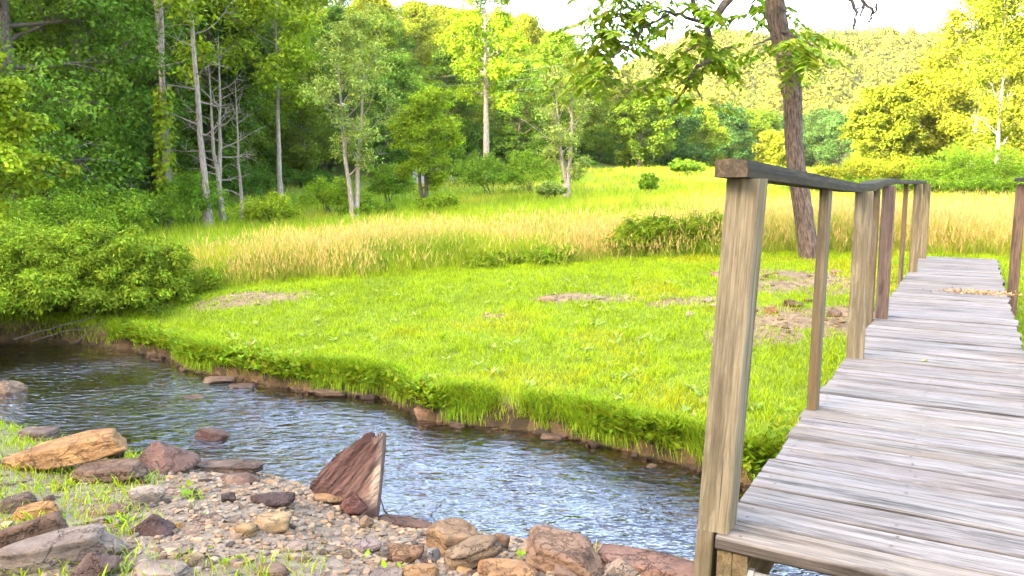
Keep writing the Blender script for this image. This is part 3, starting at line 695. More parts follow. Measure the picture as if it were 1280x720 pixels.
# --- shrubs (px, Y, height, radius, material, label)
SH = [(485, 41, 1.75, 1.25, 'shrub', 'round dense green shrub left of the small tree'), (591, 56, 2.0, 1.25, 'shrub', 'round shrub left of the tall pale trunk'),
      (612, 46, 1.9, 1.9, 'shrub', 'wide dark based shrub at the left of the long shrub clump'), (664, 47, 2.3, 2.0, 'shrub', 'taller shrub at the right of the long shrub clump'),
      (410, 36, 1.25, 1.1, 'bright', 'low green bush between the slender and the wispy tree'), (335, 29, 1.1, 1.25, 'bright', 'low pale green bush below the slender tree'), (150, 24, 1.0, .75, 'bright', 'small bush in the meadow behind the bank thicket'),
      (195, 27, 1.3, 1.2, 'shrub', 'bush at the foot of the vine clad tree'), (232, 30, 1.9, 1.1, 'shrub', 'taller bush between the vine clad and bare trunks'), (690, 38, .6, .6, 'pale', 'small pale bush left of the spindly tree'),
      (812, 40, .62, .42, 'shrub', 'tiny dark bush alone in the meadow'), (860, 66, .9, 1.2, 'shrub', 'low dark bush far back in the meadow'), (545, 30, .7, .9, 'bright', 'low bush at the foot of the small tree'), (455, 30, .7, .8, 'shrub', 'low dark bush at the foot of the wispy tree'),
      (75, 21, 1.4, 1.6, 'shrub', 'leafy vine tangle under the huge dark tree'), (110, 24, 1.6, 1.8, 'shrub', 'leafy tangle left of the small meadow bush')]
for i, (px, Y, H, Rc, mt, lb) in enumerate(SH):
    t = build_shrub('shrub', gp(px, Y), 300 + i, H + (.45 if Y > 35 else .15), Rc * 1.08, .045 + Y * .0018, 70, 100, mt); tag(t, lb, 'shrub')
RS = [(1040, 45, 1.5, 1.5, 'yellow', 'leftmost low yellow bush of the sunlit row'), (1075, 47, 1.9, 1.5, 'yellow', 'second yellow bush from the left in the sunlit row'), (1108, 46, 2.2, 1.6, 'yellow', 'rounded yellow bush below the round yellow tree'),
      (1140, 47, 1.6, 1.5, 'yellow', 'yellow bush in the middle of the sunlit row'), (1178, 44, 2.2, 1.6, 'shrub', 'green bush left of the white dead tree'), (1215, 42, 2.6, 1.9, 'shrub', 'tall green bush below the white dead tree'), (1258, 40, 2.4, 1.9, 'shrub', 'green bush at the right edge of the meadow'),
      (1020, 40, .9, 1.4, 'shrub', 'low green weed clump right of the leaning trunk'), (1085, 40, .9, 1.7, 'shrub', 'low green weed clump in front of the yellow bushes'), (1150, 38, 1.0, 1.7, 'shrub', 'low green weed clump beyond the bridge end'), (1225, 36, 1.1, 1.8, 'shrub', 'low green weed clump beyond the right post'), (1290, 35, 1.2, 1.8, 'shrub', 'weed clump cut by the right edge')]
for i, (px, Y, H, Rc, mt, lb) in enumerate(RS):
    t = build_shrub('shrub', gp(px, Y), 340 + i, H, Rc, .11, 80, 100, mt); tag(t, lb, 'shrub')
for i, (px, Y, H, Rc, lb) in enumerate([(798, 12.75, .58, .40, 'leafy weed clump at the meadow front, leftmost of the dark green ones'), (835, 12.8, .66, .42, 'leafy weed clump at the meadow front, second of the dark green ones'), (870, 12.9, .62, .42, 'tallest leafy weed clump at the meadow front'), (902, 13.0, .58, .4, 'leafy weed clump just left of the near bridge post'), (690, 12.3, .24, .4, 'low leafy weed clump at the meadow front'), (620, 12.2, .2, .35, 'lowest leafy weed clump at the meadow front')]):
    t = build_shrub('weed_clump', gp(px, Y), 390 + i, H, Rc, .15, 60, 45, 'bank', 5, rc=.3, wr=.2, droop=.45, stem_r=.006, hollow=.5, low=.4); tag(t, lb, 'plant')
# bank thicket at the left
BK = [(30, 10.95, 1.1, 1.15, 'tallest dense shrub of the left bank thicket'), (105, 10.9, 1.06, .95, 'dense shrub in the middle of the left bank thicket'), (168, 11.1, .8, .7, 'lower shrub at the right end of the bank thicket'), (-40, 11.1, 1.1, 1.2, 'dense shrub at the left edge over the water')]
for i, (px, Y, H, Rc, lb) in enumerate(BK):
    t = build_shrub('thicket_shrub', gp(px, Y), 370 + i, H, Rc * .93, .066, 330, 190, 'bank', 12, rc=.16, wr=.34, droop=.35, hollow=.55, low=.5); tag(t, lb, 'shrub')

# ------------------------------------------------------------------ leaning foreground tree with compound leaves
YT = 11.6
base = at(1010, 322, YT); tree = empty('leaning_tree', (0, 0, 0)); tag(tree, 'leaning brown trunk beyond the bridge rail with feathery drooping leaves', 'tree')
tp = np.array([at(px, py, YT) for px, py in [(1013, 330), (1011, 318), (1006, 285), (1000, 250), (994, 215), (990, 180), (988, 150), (987, 120), (983, 95), (976, 70), (969, 45), (964, 22), (962, 0), (958, -40), (950, -100), (945, -170), (930, -240)]])
tr = np.array([17, 14.5, 13, 12.5, 12, 11.8, 11.6, 12.2, 12.6, 11.4, 11.2, 12.6, 11.6, 11, 9, 7, 4]) * YT / F * .88
tp = tp.copy(); tp[:, 1] += np.linspace(0, -.25, len(tp))
def resample(p, r, n):
    L_ = np.concatenate([[0], np.cumsum(np.linalg.norm(np.diff(p, axis=0), axis=1))]); s_ = np.linspace(0, L_[-1], n)
    return np.stack([np.interp(s_, L_, p[:, q]) for q in range(3)], -1), np.interp(s_, L_, r)
tb = MB(); p_, r_ = resample(tp, tr, 260); tb.tube(p_, r_, 40)
ang_ = np.tile(np.arange(40), 260) / 40 * 14; len_ = np.repeat(np.arange(260), 40) * .11
per = np.minimum(np.abs(fbm(ang_ * 1.0, len_ * .55, 71, 3) - .5) * 5, 1) * .022 + (fbm(ang_ * .35, len_ * .12, 72, 2) - .5) * .05
Vt = tb.v[0]; ctr = np.repeat(p_, 40, 0); tb.v[0] = ctr + (Vt - ctr) * (1 + (per * (np.abs((ang_ + 3.5) % 14 - 7) / 7).clip(.15, 1) / np.repeat(r_, 40) ))[:, None]
for px, py in [(994, 108), (991, 100)]:
    c = at(px, py, YT - .25); tb.tube(np.array([c + [-.05, .2, -.09], c + [.0, .1, 0], c + [.03, .09, .05]]), [.10, .08, .04], 8)
tb.build('trunk', M['bark'], tree, True)
tb = MB(); BR = []
def branch(pp, r0, r1, Y0=YT - .3, Y1=None):
    Y1 = Y0 if Y1 is None else Y1
    q = np.array([at(px, py, Y0 + (Y1 - Y0) * i / (len(pp) - 1)) for i, (px, py) in enumerate(pp)]); p2, r2 = resample(q, np.linspace(r0, r1, len(q)), len(q) * 3)
    p2[1:-1] += R.normal(0, .012, (len(p2) - 2, 3)); tb.tube(p2, r2 * 1.35 + .004, 6); BR.append(p2); return p2
branch([(955, -60), (935, -35), (915, -5), (893, 22), (884, 30), (887, 52), (890, 72), (866, 90), (858, 110), (838, 132)], .05, .008, 11.4, 10.4)
branch([(884, 30), (858, 22), (830, 16), (812, 8)], .018, .005, 11.0, 10.6)
branch([(884, 28), (868, 8), (862, -20)], .022, .02, 11.0, 11.1)
branch([(836, 18), (806, 32), (788, 56), (758, 74)], .012, .004, 10.7, 10.3)
branch([(812, 10), (790, 14), (765, 22)], .008, .004, 10.6, 10.5)
branch([(890, 70), (900, 62), (915, 58)], .008, .004, 10.9, 10.7)
branch([(893, 24), (880, 50), (868, 60), (850, 66)], .010, .004, 10.9, 10.5)
branch([(880, 85), (872, 110), (878, 128)], .007, .003, 10.7, 10.5)
branch([(968, 35), (985, 42), (1000, 48), (1018, 58)], .016, .005, 11.4, 11.0)
branch([(968, 45), (955, 52), (942, 56)], .010, .004, 11.3, 11.1)
branch([(963, 0), (975, 8), (985, 20)], .010, .004, 11.4, 11.1); branch([(960, -10), (942, 0), (936, 14)], .010, .004, 11.4, 11.1)
branch([(862, -18), (800, -40), (760, -30), (750, 0)], .03, .008, 11.1, 10.6)
branch([(950, -90), (1030, -60), (1070, -15), (1080, -5)], .04, .008, 11.5, 11.0)
branch([(1064, -10), (1062, 0), (1070, 14), (1068, 26), (1067, 36)], .017, .009, 11.0, 10.9); branch([(1070, -8), (1086, 8), (1094, 16), (1096, 4)], .015, .008, 11.0, 10.9)
branch([(1070, 14), (1080, 6), (1076, 20)], .010, .006, 11, 10.9); branch([(1088, 10), (1091, 22), (1084, 26)], .010, .006, 11, 10.9)
tb.build('branch', M['twig'], tree, True)
lv = [[], [], [], []]
def compound(p0, dr, ln, pairs, rng):
    dr = unit(dr); side = unit(np.cross(dr, [0, 0, 1.0]) + 1e-6); t_ = np.linspace(.18, 1, pairs)
    drop = np.array([0, 0, -1.0])
    for s_ in (-1, 1):
        P_ = p0 + dr * (t_ * ln)[:, None] + drop * (.35 * ln * t_ ** 2)[:, None]
        ax = unit(side * s_ * .9 + dr * .45 + np.array([0, 0, -.45]) + rng.normal(0, .15, (pairs, 3)))
        nr = unit(np.array([0, 0, 1.0]) + rng.normal(0, .3, (pairs, 3))); nr = unit(nr - ax * (nr * ax).sum(1)[:, None])
        lv[0].append(P_); lv[1].append(ax); lv[2].append(nr); lv[3].append(.185 * ln / .5 * np.sin(np.pi * (.2 + .62 * t_)) * rng.uniform(.85, 1.15, pairs))
CL = [(770, 12, 12), (795, 8, 8), (745, 22, 8), (758, 45, 12), (740, 62, 10), (745, 85, 12), (765, 66, 6), (780, 40, 6), (738, 98, 6), (820, 6, 8), (850, 10, 7), (872, 2, 7), (850, 32, 5), (868, 55, 8), (848, 68, 10), (862, 78, 10), (838, 92, 6), (826, 108, 5), (846, 108, 4), (815, 116, 3),
      (885, 78, 8), (905, 60, 8), (896, 74, 6), (872, 126, 3), (882, 130, 3), (866, 116, 3), (935, 10, 6), (945, -2, 6), (985, 12, 6), (988, 42, 10), (1004, 48, 11), (1016, 56, 10), (1000, 62, 8), (945, 55, 6), (955, 60, 4), (800, -30, 14), (750, -15, 10), (860, -35, 12), (930, -60, 12), (1000, -70, 14), (960, -180, 30), (930, -240, 30), (900, -140, 20), (1010, -150, 20)]
for px, py, n in CL:
    for _ in range(int(n * .72)):
        c = at(px + R.normal(0, 8), py + R.normal(0, 5), (12.0 if 925 < px < 992 and py > -20 else 10.7) + R.normal(0, .2)); a = R.uniform(0, 2 * np.pi)
        compound(c, np.array([math.cos(a), math.sin(a) * .8, R.uniform(-.5, .15)]), R.uniform(.36, .58), 8, R)
lv = [np.concatenate(q) for q in lv]
V, Fc, cc = leaves_mesh(lv[0], lv[1], lv[2], lv[3], .42, cjit(len(lv[0]), [1, 1, 1], .18, R)); mesh('crown', V, Fc, M['ash'], tree, cc)

# ------------------------------------------------------------------ footbridge
bridge = empty('footbridge', (0, 0, 0)); tag(bridge, 'weathered grey plank footbridge with a sagging wooden handrail on posts', 'bridge')
def board(mb, o, ax, ay, az, L_, w_, t_, c=(1, 1, 1), bev=.006, warp=0, seg=1, m=0, edge=1.0):
    """box from o: L along ax, w along ay, t along az, chamfered long edges, grain along L"""
    o = np.asarray(o, float); ax, ay, az = [np.asarray(q, float) for q in (ax, ay, az)]
    pr = np.array([[bev, 0], [w_ - bev, 0], [w_, bev], [w_, t_ - bev], [w_ - bev, t_], [bev, t_], [0, t_ - bev], [0, bev]]); k_ = len(pr)
    st = np.linspace(0, 1, seg + 1); V = []; G = []; off = R.uniform(0, 40, 3)
    for s_ in st:
        d_ = warp * math.sin(math.pi * s_)
        for a_, b_ in pr: V.append(o + ax * s_ * L_ + ay * a_ + az * (b_ + d_)); G.append(np.array([s_ * L_, a_, b_]) + off)
    n_ = len(st); q = [[i * k_ + j, i * k_ + (j + 1) % k_, (i + 1) * k_ + (j + 1) % k_, (i + 1) * k_ + j] for i in range(n_ - 1) for j in range(k_)]
    V = np.array(V); G = np.array(G); cv_ = np.tile(np.array([edge, edge, edge, edge, 1, 1, edge, edge]), n_)[:, None] * np.asarray(c, float); mb.add(V, q, cv_, G, m)
    mb.add(V[:k_], [[0, j + 1, j] for j in range(1, k_ - 1)], c, G[:k_], m); mb.add(V[-k_:], [[0, j, j + 1] for j in range(1, k_ - 1)], c, G[-k_:], m)
Zu = np.array([0, 0, 1.0]); U3 = np.array([*U, 0]); V3 = np.array([*VV, 0])
dk = MB(); u = 0.0; i = 0
while u < BLEN:
    w = .142 + R.normal(0, .003); cc = (.82 + .3 * R.uniform()) * np.array([1, .985 + .03 * R.uniform(), .97 + .05 * R.uniform()])
    if i == 0: cc = np.array([.92, .86, .76])
    dv = R.normal(0, .006); board(dk, B(u, dv, ZD - .04 + R.normal(0, .0015)), V3, U3, Zu, BW + R.normal(0, .007), w, .04, cc, .007, R.normal(0, .002), 5, 0, .42)
    for v_ in (.05, .45, BW - .06):
        for f_ in (.3, .72):
            c = B(u + w * f_ + R.normal(0, .008), v_ + R.normal(0, .01), ZD + .0012); a = np.linspace(0, 2 * np.pi, 6, endpoint=False)
            dk.add(np.stack([c[0] + .006 * np.cos(a), c[1] + .006 * np.sin(a), 0 * a + c[2]], -1), [[0, j, j + 1] for j in range(1, 5)], (.2, .18, .17), None, 1)
    u += w + .007 + abs(R.normal(0, .0015)); i += 1
dk.build('deck', M['deck'], bridge, mats=[M['deck'], M['twig']])
for v_ in (.006, .05, BW / 2, BW - .06):
    mb = MB(); board(mb, B(.012, v_, ZD - .235), U3, V3, Zu, BLEN - .06, .042, .193, (.8, .72, .55), .004); mb.build('stringer', M['post'], bridge)
mb = MB(); p0 = B(.03, .094, ZD - .10); mb.tube(np.array([p0, p0 + V3 * .11]), .009, 8); mb.tube(np.array([p0 - V3 * .004, p0 + V3 * .014]), .017, 6); mb.build('bolt', M['steel'], bridge)

RH = 1.02                                                   # underside of the rail above the deck
def rail_z(u_): return ZD + np.interp(u_, [-.15, 0, 1.3, 2.5, 3.4, 3.8, 4.8, 6.5, BLEN + .1], [1.02, 1.012, .975, .947, .947, .965, .985, .985, .98])
def post(u_, v_, wu, wv, mat, zb, lean=(0, 0), c=(1, 1, 1), top=None, name='post'):
    mb = MB(); z0 = zb; z1 = (top if top is not None else float(rail_z(u_ + wu / 2))); o = B(u_, v_, z0); ax = Zu * (z1 - z0) + U3 * lean[0] + V3 * lean[1]; L_ = np.linalg.norm(ax)
    board(mb, o, ax / L_, V3, U3, L_, wv, wu, c, .004); return mb.build(name, M[mat], bridge)
mb = MB(); ztop = float(rail_z(.07)); lean_v = .05
def leaning(z0, z1, v0, w_):
    f_ = lambda z: lean_v * (z - ZD); o_ = B(.022, v0 - .012 + f_(z0), z0); a_ = Zu * (z1 - z0) + V3 * (f_(z1) - f_(z0)); l_ = np.linalg.norm(a_); board(mb, o_, a_ / l_, V3, U3, l_, w_, .098, (1, .98, .9), .004)
leaning(ZD + .003, ztop, -.046, .09); leaning(.2, ZD + .0032, -.046, .05)
mb.build('post', M['post'], bridge)
def u_at(py): return float((on_z(1152 - .711 * (py - 320), py, ZD)[:2] - B0) @ U)
post(u_at(513), -.005, .088, .040, 'post', ZD - .05, (.0, .01), (.82, .76, .68))
post(u_at(447), .0, .042, .092, 'post', ZD - .05, (0, 0), (1.12, 1.1, 1.02))
post(u_at(402), -.045, .088, .042, 'post', ZD - .2, (0, 0), (.75, .68, .62)); post(u_at(398), .0, .042, .088, 'redwood', ZD - .05, (0, 0), (1.55, 1.6, 1.6))
post(u_at(350), -.045, .088, .042, 'post', ZD - .2, (0, 0), (.7, .65, .55)); post(u_at(340), .0, .04, .088, 'post', ZD - .05, (0, 0), (1.05, 1.02, .9))
post(u_at(322) - .12, .0, .09, .09, 'post', ZD - .3, (0, 0), (1.0, .96, .85))
def rail(u0, u1, v0, w_, t_, dz=0, mat='rail'):
    mb = MB(); us = np.linspace(u0, u1, 14); pr = [(0, 0), (w_, 0), (w_ + .002, t_ * .5), (w_ - .003, t_), (w_ * .5, t_ + .003), (.003, t_)]; V = []; G = []
    for q in us:
        z = float(rail_z(q)) + dz
        for a, b in pr: V.append(B(q, v0 + a + .012 * math.sin(q * 1.7), z + b)); G.append([q, a, b])
    k_ = len(pr); qd = [[i * k_ + j, i * k_ + (j + 1) % k_, (i + 1) * k_ + (j + 1) % k_, (i + 1) * k_ + j] for i in range(13) for j in range(k_)]
    V = np.array(V); G = np.array(G); mb.add(V, qd, (1, 1, 1), G); mb.add(V[:k_], [[0, j + 1, j] for j in range(1, k_ - 1)], (2.3, 2.3, 2.4), G[:k_]); mb.add(V[-k_:], [[0, j, j + 1] for j in range(1, k_ - 1)], (1, 1, 1), G[-k_:])
    mb.build('handrail', M[mat], bridge)
rail(-.03, 3.35, -.026, .086, .046); rail(3.36, 5.2, -.075, .11, .042, .001); rail(5.21, BLEN, -.07, .11, .04)
# right-hand side
ur = float((on_z(1263, 438, ZD)[:2] - B0) @ U); vr = BW + .032
post(ur, vr, .09, .09, 'redwood', .7, (0, .0), (1.15, 1.1, 1.1), ZD + 1.005)
post(ur + 3.6, vr, .09, .09, 'redwood', .8, (0, 0), (1.1, 1.1, 1.05), ZD + .98)
mb = MB(); board(mb, B(ur - .02, vr - .005, ZD + 1.007), U3, V3, Zu, 4.0, .11, .036, (1, 1, 1), .004, .0, 8); mb.build('handrail', M['rail'], bridge)
mb = MB(); p0 = B(ur + .04, vr - .012, ZD + .09); mb.tube(np.array([p0, p0 + V3 * .02]), .014, 6); mb.build('bolt', M['steel'], bridge)
# husks and a leaf lying on the deck
c0 = on_z(1222, 366, ZD); n = 500; P = np.stack([R.normal(0, .16, n), R.normal(0, .08, n)], -1); P = P[:, :1] * VV + P[:, 1:] * U + c0[:2]
L = Blades(); a = R.uniform(0, 6.28, n); dd = np.stack([np.cos(a), np.sin(a)], -1) * R.uniform(.006, .016, (n, 1)); V = np.zeros((n, 3, 3)); V[:, 0, :2] = P - dd; V[:, 1, :2] = P + dd; V[:, 2, :2] = P + np.stack([-dd[:, 1], dd[:, 0]], -1) * .8; V[:, :, 2] = ZD + .003; V[:, 2, 2] += R.uniform(.003, .018, n)
hk = mesh('seed_husks', V.reshape(-1, 3), np.arange(n * 3).reshape(-1, 3), M['husk']); tag(hk, 'scatter of rusty brown seed husks on the far deck boards', 'husks', kind='stuff')
c0 = on_z(1151, 451, ZD + .004); V = np.array([c0, c0 + [.02, .012, .006], c0 + [.045, 0, .002], c0 + [.022, -.014, .008]])
lf = mesh('fallen_leaf', V, [[0, 1, 2, 3]], M['yleaf']); tag(lf, 'small yellow fallen leaf on the deck boards', 'leaf')

# ------------------------------------------------------------------ stones
def ico(sub):
    import bmesh
    bm = bmesh.new(); bmesh.ops.create_icosphere(bm, subdivisions=sub, radius=1); bm.verts.ensure_lookup_table()
    V = np.array([v.co[:] for v in bm.verts]); Fc = np.array([[v.index for v in f.verts] for f in bm.faces]); bm.free(); return V, Fc
ICO = {k: ico(k) for k in (1, 3, 4, 5)}
def noise3(P, f, s): return (fbm(P[:, 0] * f + P[:, 2] * f * .7, P[:, 1] * f - P[:, 2] * f * .6, s, 3) + fbm(P[:, 2] * f + 5, P[:, 0] * f * .8 + P[:, 1] * f * .5, s + 9, 3)) - 1
def stone_shape(kind, seed, sub=4):
    rng = np.random.default_rng(seed); D, Fc = ICO[sub]
    if kind == 'block': n = np.array([[1, 0, 0], [-1, 0, 0], [0, 1, 0], [0, -1, 0], [0, 0, 1], [0, 0, -1]], float) + rng.normal(0, .16, (6, 3)); hgt = rng.uniform(.75, 1, 6)
    elif kind == 'slab': n = np.array([[1, 0, .1], [-1, 0, .1], [0, 1, 0], [0, -1, .05], [0, 0, 1], [0, 0, -1], [.7, .7, 0], [-.7, -.6, .1]], float) + rng.normal(0, .1, (8, 3)); hgt = rng.uniform(.8, 1, 8)
    elif kind == 'peak': n = np.array([[.9, 0, .75], [-.9, .1, .6], [.1, .9, .7], [0, -.9, .55], [0, 0, -1], [.6, -.6, .5], [.2, .2, 1]], float) + rng.normal(0, .13, (7, 3)); hgt = rng.uniform(.5, .7, 7); hgt[6] = 1.0
    elif kind == 'round': n = unit(rng.normal(0, 1, (26, 3))); hgt = rng.uniform(.86, 1, 26)
    else: n = unit(rng.normal(0, 1, (11, 3))); hgt = rng.uniform(.62, 1, 11)
    n = unit(n); dots = D @ n.T; rr = np.where(dots > .05, hgt / np.maximum(dots, .05), 9.0); r_ = -np.log(np.exp(-rr * 48).sum(1)) / 48; r_ = np.minimum(r_, 1.35)
    V = D * r_[:, None]; nn = noise3(V, 1.6, seed % 97); V = V * (1 + .09 * nn[:, None] + .07 * noise3(V, 5.0, seed % 89)[:, None] + .03 * noise3(V, 13., seed % 83)[:, None])
    if kind in ('slab', 'peak'): V[:, :2] *= (1 + .09 * (noise(V[:, 2] * 7 + .6 * V[:, 0], V[:, 0] * 0, seed % 71) - .5))[:, None]
    return V / np.abs(V).max(0), Fc
def stone(name, px, py, wpx, hpx, kind, c, label, dep=.8, rz=0.0, tilt=(0, 0), seed=None, sub=4, group=None, sink=.18, z=None, Y=None):
    """px,py: middle of the base; wpx,hpx: size in the picture"""
    p = hit(px, py) if z is None else on_z(px, py, z)
    d_ = np.linalg.norm(p - [0, 0, EYE]); w = wpx * d_ / F; sv = (EYE - p[2]) / d_; h = max(.42 * hpx, hpx - .7 * dep * wpx * sv) * d_ / F
    V, Fc = stone_shape(kind, seed or int(px * 31 + py), sub)
    V = V * [w / 2, w / 2 * dep, h / 2]
    for axis_, ang in ((0, tilt[0]), (1, tilt[1]), (2, rz)):
        ang = math.radians(ang); c_, s_ = math.cos(ang), math.sin(ang); a, b = [(1, 2), (2, 0), (0, 1)][axis_]
        V = V.copy(); va, vb = V[:, a].copy(), V[:, b].copy(); V[:, a] = va * c_ - vb * s_; V[:, b] = va * s_ + vb * c_
    V[:, 2] -= V[:, 2].min()
    o = mesh(name, V, Fc, M['stone'], smooth=True); o.data.shade_auto_smooth(angle=.6) if hasattr(o.data, 'shade_auto_smooth') else None
    back = w * dep * .3
    o.location = (p[0], p[1] + back, p[2] - sink * h); o.color = (*c, 1)
    return tag(o, label, 'rock' if name != 'pebble' else 'stone', group)
TAN, GRY, MAR, BRN, ORG, PAL, DRK = (.42, .33, .23), (.33, .31, .29), (.21, .145, .135), (.26, .20, .155), (.45, .28, .12), (.46, .43, .39), (.12, .095, .09)
G1 = None
ST = [  # px, base y, w, h, kind, colour, label, depth, rz, tilt, sink
 (128, 603, 95, 26, 'slab', BRN, 'flat brown stone propping up the tan slab', .5, 4, (0, -3), .1),
 (192, 592, 84, 58, 'peak', (.24, .165, .15), 'purple brown pointed boulder at the water right of the tan slab', .8, 10, (0, 0), .1),
 (142, 578, 26, 38, 'chunk', (.10, .085, .07), 'dark speckled stone wedged behind the tan slab', .8, 0, (0, 0), .1),
 (276, 592, 100, 22, 'slab', (.19, .155, .14), 'long flat wet stone lying in the shallow edge of the stream', .35, -3, (0, 0), .2),
 (297, 606, 56, 24, 'round', (.27, .205, .175), 'low rounded brown stone in front of the long wet stone', .7, -8, (0, 0), .25),
 (337, 634, 54, 27, 'round', (.10, .075, .075), 'dark maroon domed stone in the middle gravel', .7, 0, (0, 0), .25),
 (284, 629, 20, 16, 'chunk', DRK, 'small dark angular stone left of the dark dome', .8, 0, (0, 0), .15),
 (181, 632, 42, 30, 'block', PAL, 'pale grey angular stone behind the dark pyramid stone', .8, 15, (0, 8), .15),
 (184, 670, 52, 38, 'peak', (.14, .10, .10), 'dark pyramid shaped stone in the grassy gravel', .8, -10, (0, 0), .12),
 (337, 664, 52, 28, 'slab', (.44, .36, .23), 'yellowish tan block in the middle gravel', .7, 10, (0, -4), .2),
 (304, 670, 34, 20, 'slab', (.46, .37, .22), 'yellow tan flat stone left of the tan block', .7, -14, (0, 0), .2),
 (66, 712, 128, 48, 'slab', (.31, .28, .265), 'long grey diagonal slab at the lower left', .36, 24, (0, -6), .15),
 (114, 727, 52, 46, 'peak', (.21, .16, .155), 'maroon pointed rock at the bottom edge', .8, 10, (0, 0), .1),
 (28, 690, 76, 42, 'slab', (.25, .18, .135), 'brown tilted slab at the left edge', .4, 34, (0, -8), .2),
 (38, 650, 52, 22, 'slab', ORG, 'orange tan flat slab near the left edge', .5, 22, (0, -4), .2),
 (18, 640, 46, 24, 'slab', (.22, .175, .15), 'dark split stone at the left edge', .5, 22, (0, -4), .2),
 (130, 646, 48, 18, 'slab', (.30, .235, .185), 'flat brown stone sunk in grass', .7, 10, (0, 0), .35),
 (440, 646, 34, 36, 'round', (.20, .105, .095), 'round maroon stone in front of the broken stump', .9, 0, (0, 0), .15),
 (459, 661, 20, 24, 'chunk', (.30, .24, .17), 'small brown stone at the stump base', .8, 0, (0, 0), .15),
 (40, 553, 54, 22, 'slab', (.23, .19, .175), 'flat grey brown rock in grass behind the tan slab', .6, -5, (0, 0), .25),
 (4, 516, 44, 54, 'chunk', (.30, .25, .20), 'large brown rock at the left edge above the water', .8, 0, (0, 0), .1),
 (567, 694, 62, 54, 'block', (.38, .285, .19), 'upright notched tan boulder at the water edge', .85, 28, (0, 8), .08),
 (588, 713, 74, 38, 'slab', (.33, .275, .205), 'grey tan long boulder leaning below the notched one', .6, 18, (0, -18), .12),
 (499, 703, 56, 36, 'chunk', (.29, .19, .12), 'rusty brown lumpy stone left of the notched boulder', .85, 0, (0, 0), .15),
 (539, 705, 20, 27, 'chunk', (.32, .34, .37), 'small blue grey upright stone', .8, 0, (0, 0), .12),
 (524, 727, 46, 32, 'chunk', (.38, .255, .135), 'orange brown stone at the bottom edge', .85, 0, (0, 0), .15),
 (632, 730, 76, 34, 'slab', (.46, .30, .17), 'flat orange tan rock at the bottom edge', .7, -4, (0, 0), .15),
 (704, 716, 112, 60, 'slab', (.34, .25, .195), 'large domed tan boulder with a dark broken right side', .75, -14, (0, 7), .2),
 (820, 722, 150, 40, 'slab', (.30, .205, .18), 'long low maroon ledge of rock running under the bridge post', .4, -17, (0, 3), .45),
 (778, 720, 50, 34, 'peak', (.42, .385, .35), 'pale grey wedge stone on the low ledge', .8, 0, (0, 0), .1),
 (628, 688, 24, 32, 'chunk', (.26, .19, .15), 'small jagged brown stone at the water edge', .7, 0, (0, 0), .12),
 (676, 712, 34, 20, 'round', (.36, .32, .28), 'smooth grey oval stone', .75, 0, (0, 0), .2),
 (705, 724, 34, 24, 'chunk', (.27, .20, .165), 'brown stone below the large domed boulder', .85, 0, (0, 0), .15),
 (457, 690, 40, 18, 'slab', (.31, .28, .29), 'flat purple grey stone in the gravel', .6, 14, (0, -6), .15),
 (482, 726, 46, 18, 'slab', (.36, .33, .31), 'flat grey stone at the bottom edge', .7, 3, (0, 0), .2),
 (580, 718, 22, 13, 'round', (.45, .34, .18), 'small yellow pebble shaped stone below the leaning boulder', .8, 0, (0, 0), .2),
 (505, 660, 82, 16, 'slab', (.17, .12, .105), 'long dark ledge at the water behind the grass tuft', .35, -12, (0, 3), .3),
 (362, 690, 44, 10, 'slab', (.33, .285, .255), 'thin flat grey flake stone in the gravel', .7, 12, (0, -3), .3),
 (232, 668, 40, 11, 'slab', (.36, .29, .235), 'thin flat pinkish flake stone in the gravel', .7, -6, (0, 0), .3),
 (218, 690, 44, 10, 'slab', (.34, .30, .27), 'thin flat grey stone right of the lower left grass', .6, 8, (0, 0), .3),
 (255, 655, 50, 9, 'slab', (.27, .22, .19), 'thin brown flake stone below the dark dome', .6, 5, (0, 0), .3),
 (195, 722, 60, 22, 'slab', (.40, .37, .35), 'pale grey stone at the bottom edge left of the gravel', .7, 0, (0, 0), .2),
 (335, 722, 44, 20, 'slab', (.28, .21, .18), 'brown flat stone at the bottom edge of the gravel', .7, 10, (0, 0), .2),
 (235, 705, 30, 18, 'chunk', (.44, .38, .26), 'pale yellow stone in the lower gravel', .7, 10, (0, 0), .2),
 (218, 664, 18, 14, 'round', (.50, .34, .10), 'small yellow orange stone beside the dark pyramid stone', .8, 0, (0, 0), .2),
]
for (px, py, w, h, kd, c, lb, dp, rz, tl, sk) in ST: stone('rock', px, py, w, h, kd, c, lb, dp, rz, tl, sink=sk)
# the big tan slab rests on the propping stone
o = stone('rock', 84, 592, 136, 42, 'block', (.52, .34, .17), 'big tan slab with an orange side propped on a flat stone', .45, 6, (0, -9), seed=12, sub=5, sink=-.05)
# flat oval on the maroon stone
p = hit(415, 634); o = stone('rock', 413, 632, 46, 24, 'round', (.36, .26, .165), 'smooth tan oval stone leaning on the round maroon stone', .75, 0, (0, 6), sink=-.0)
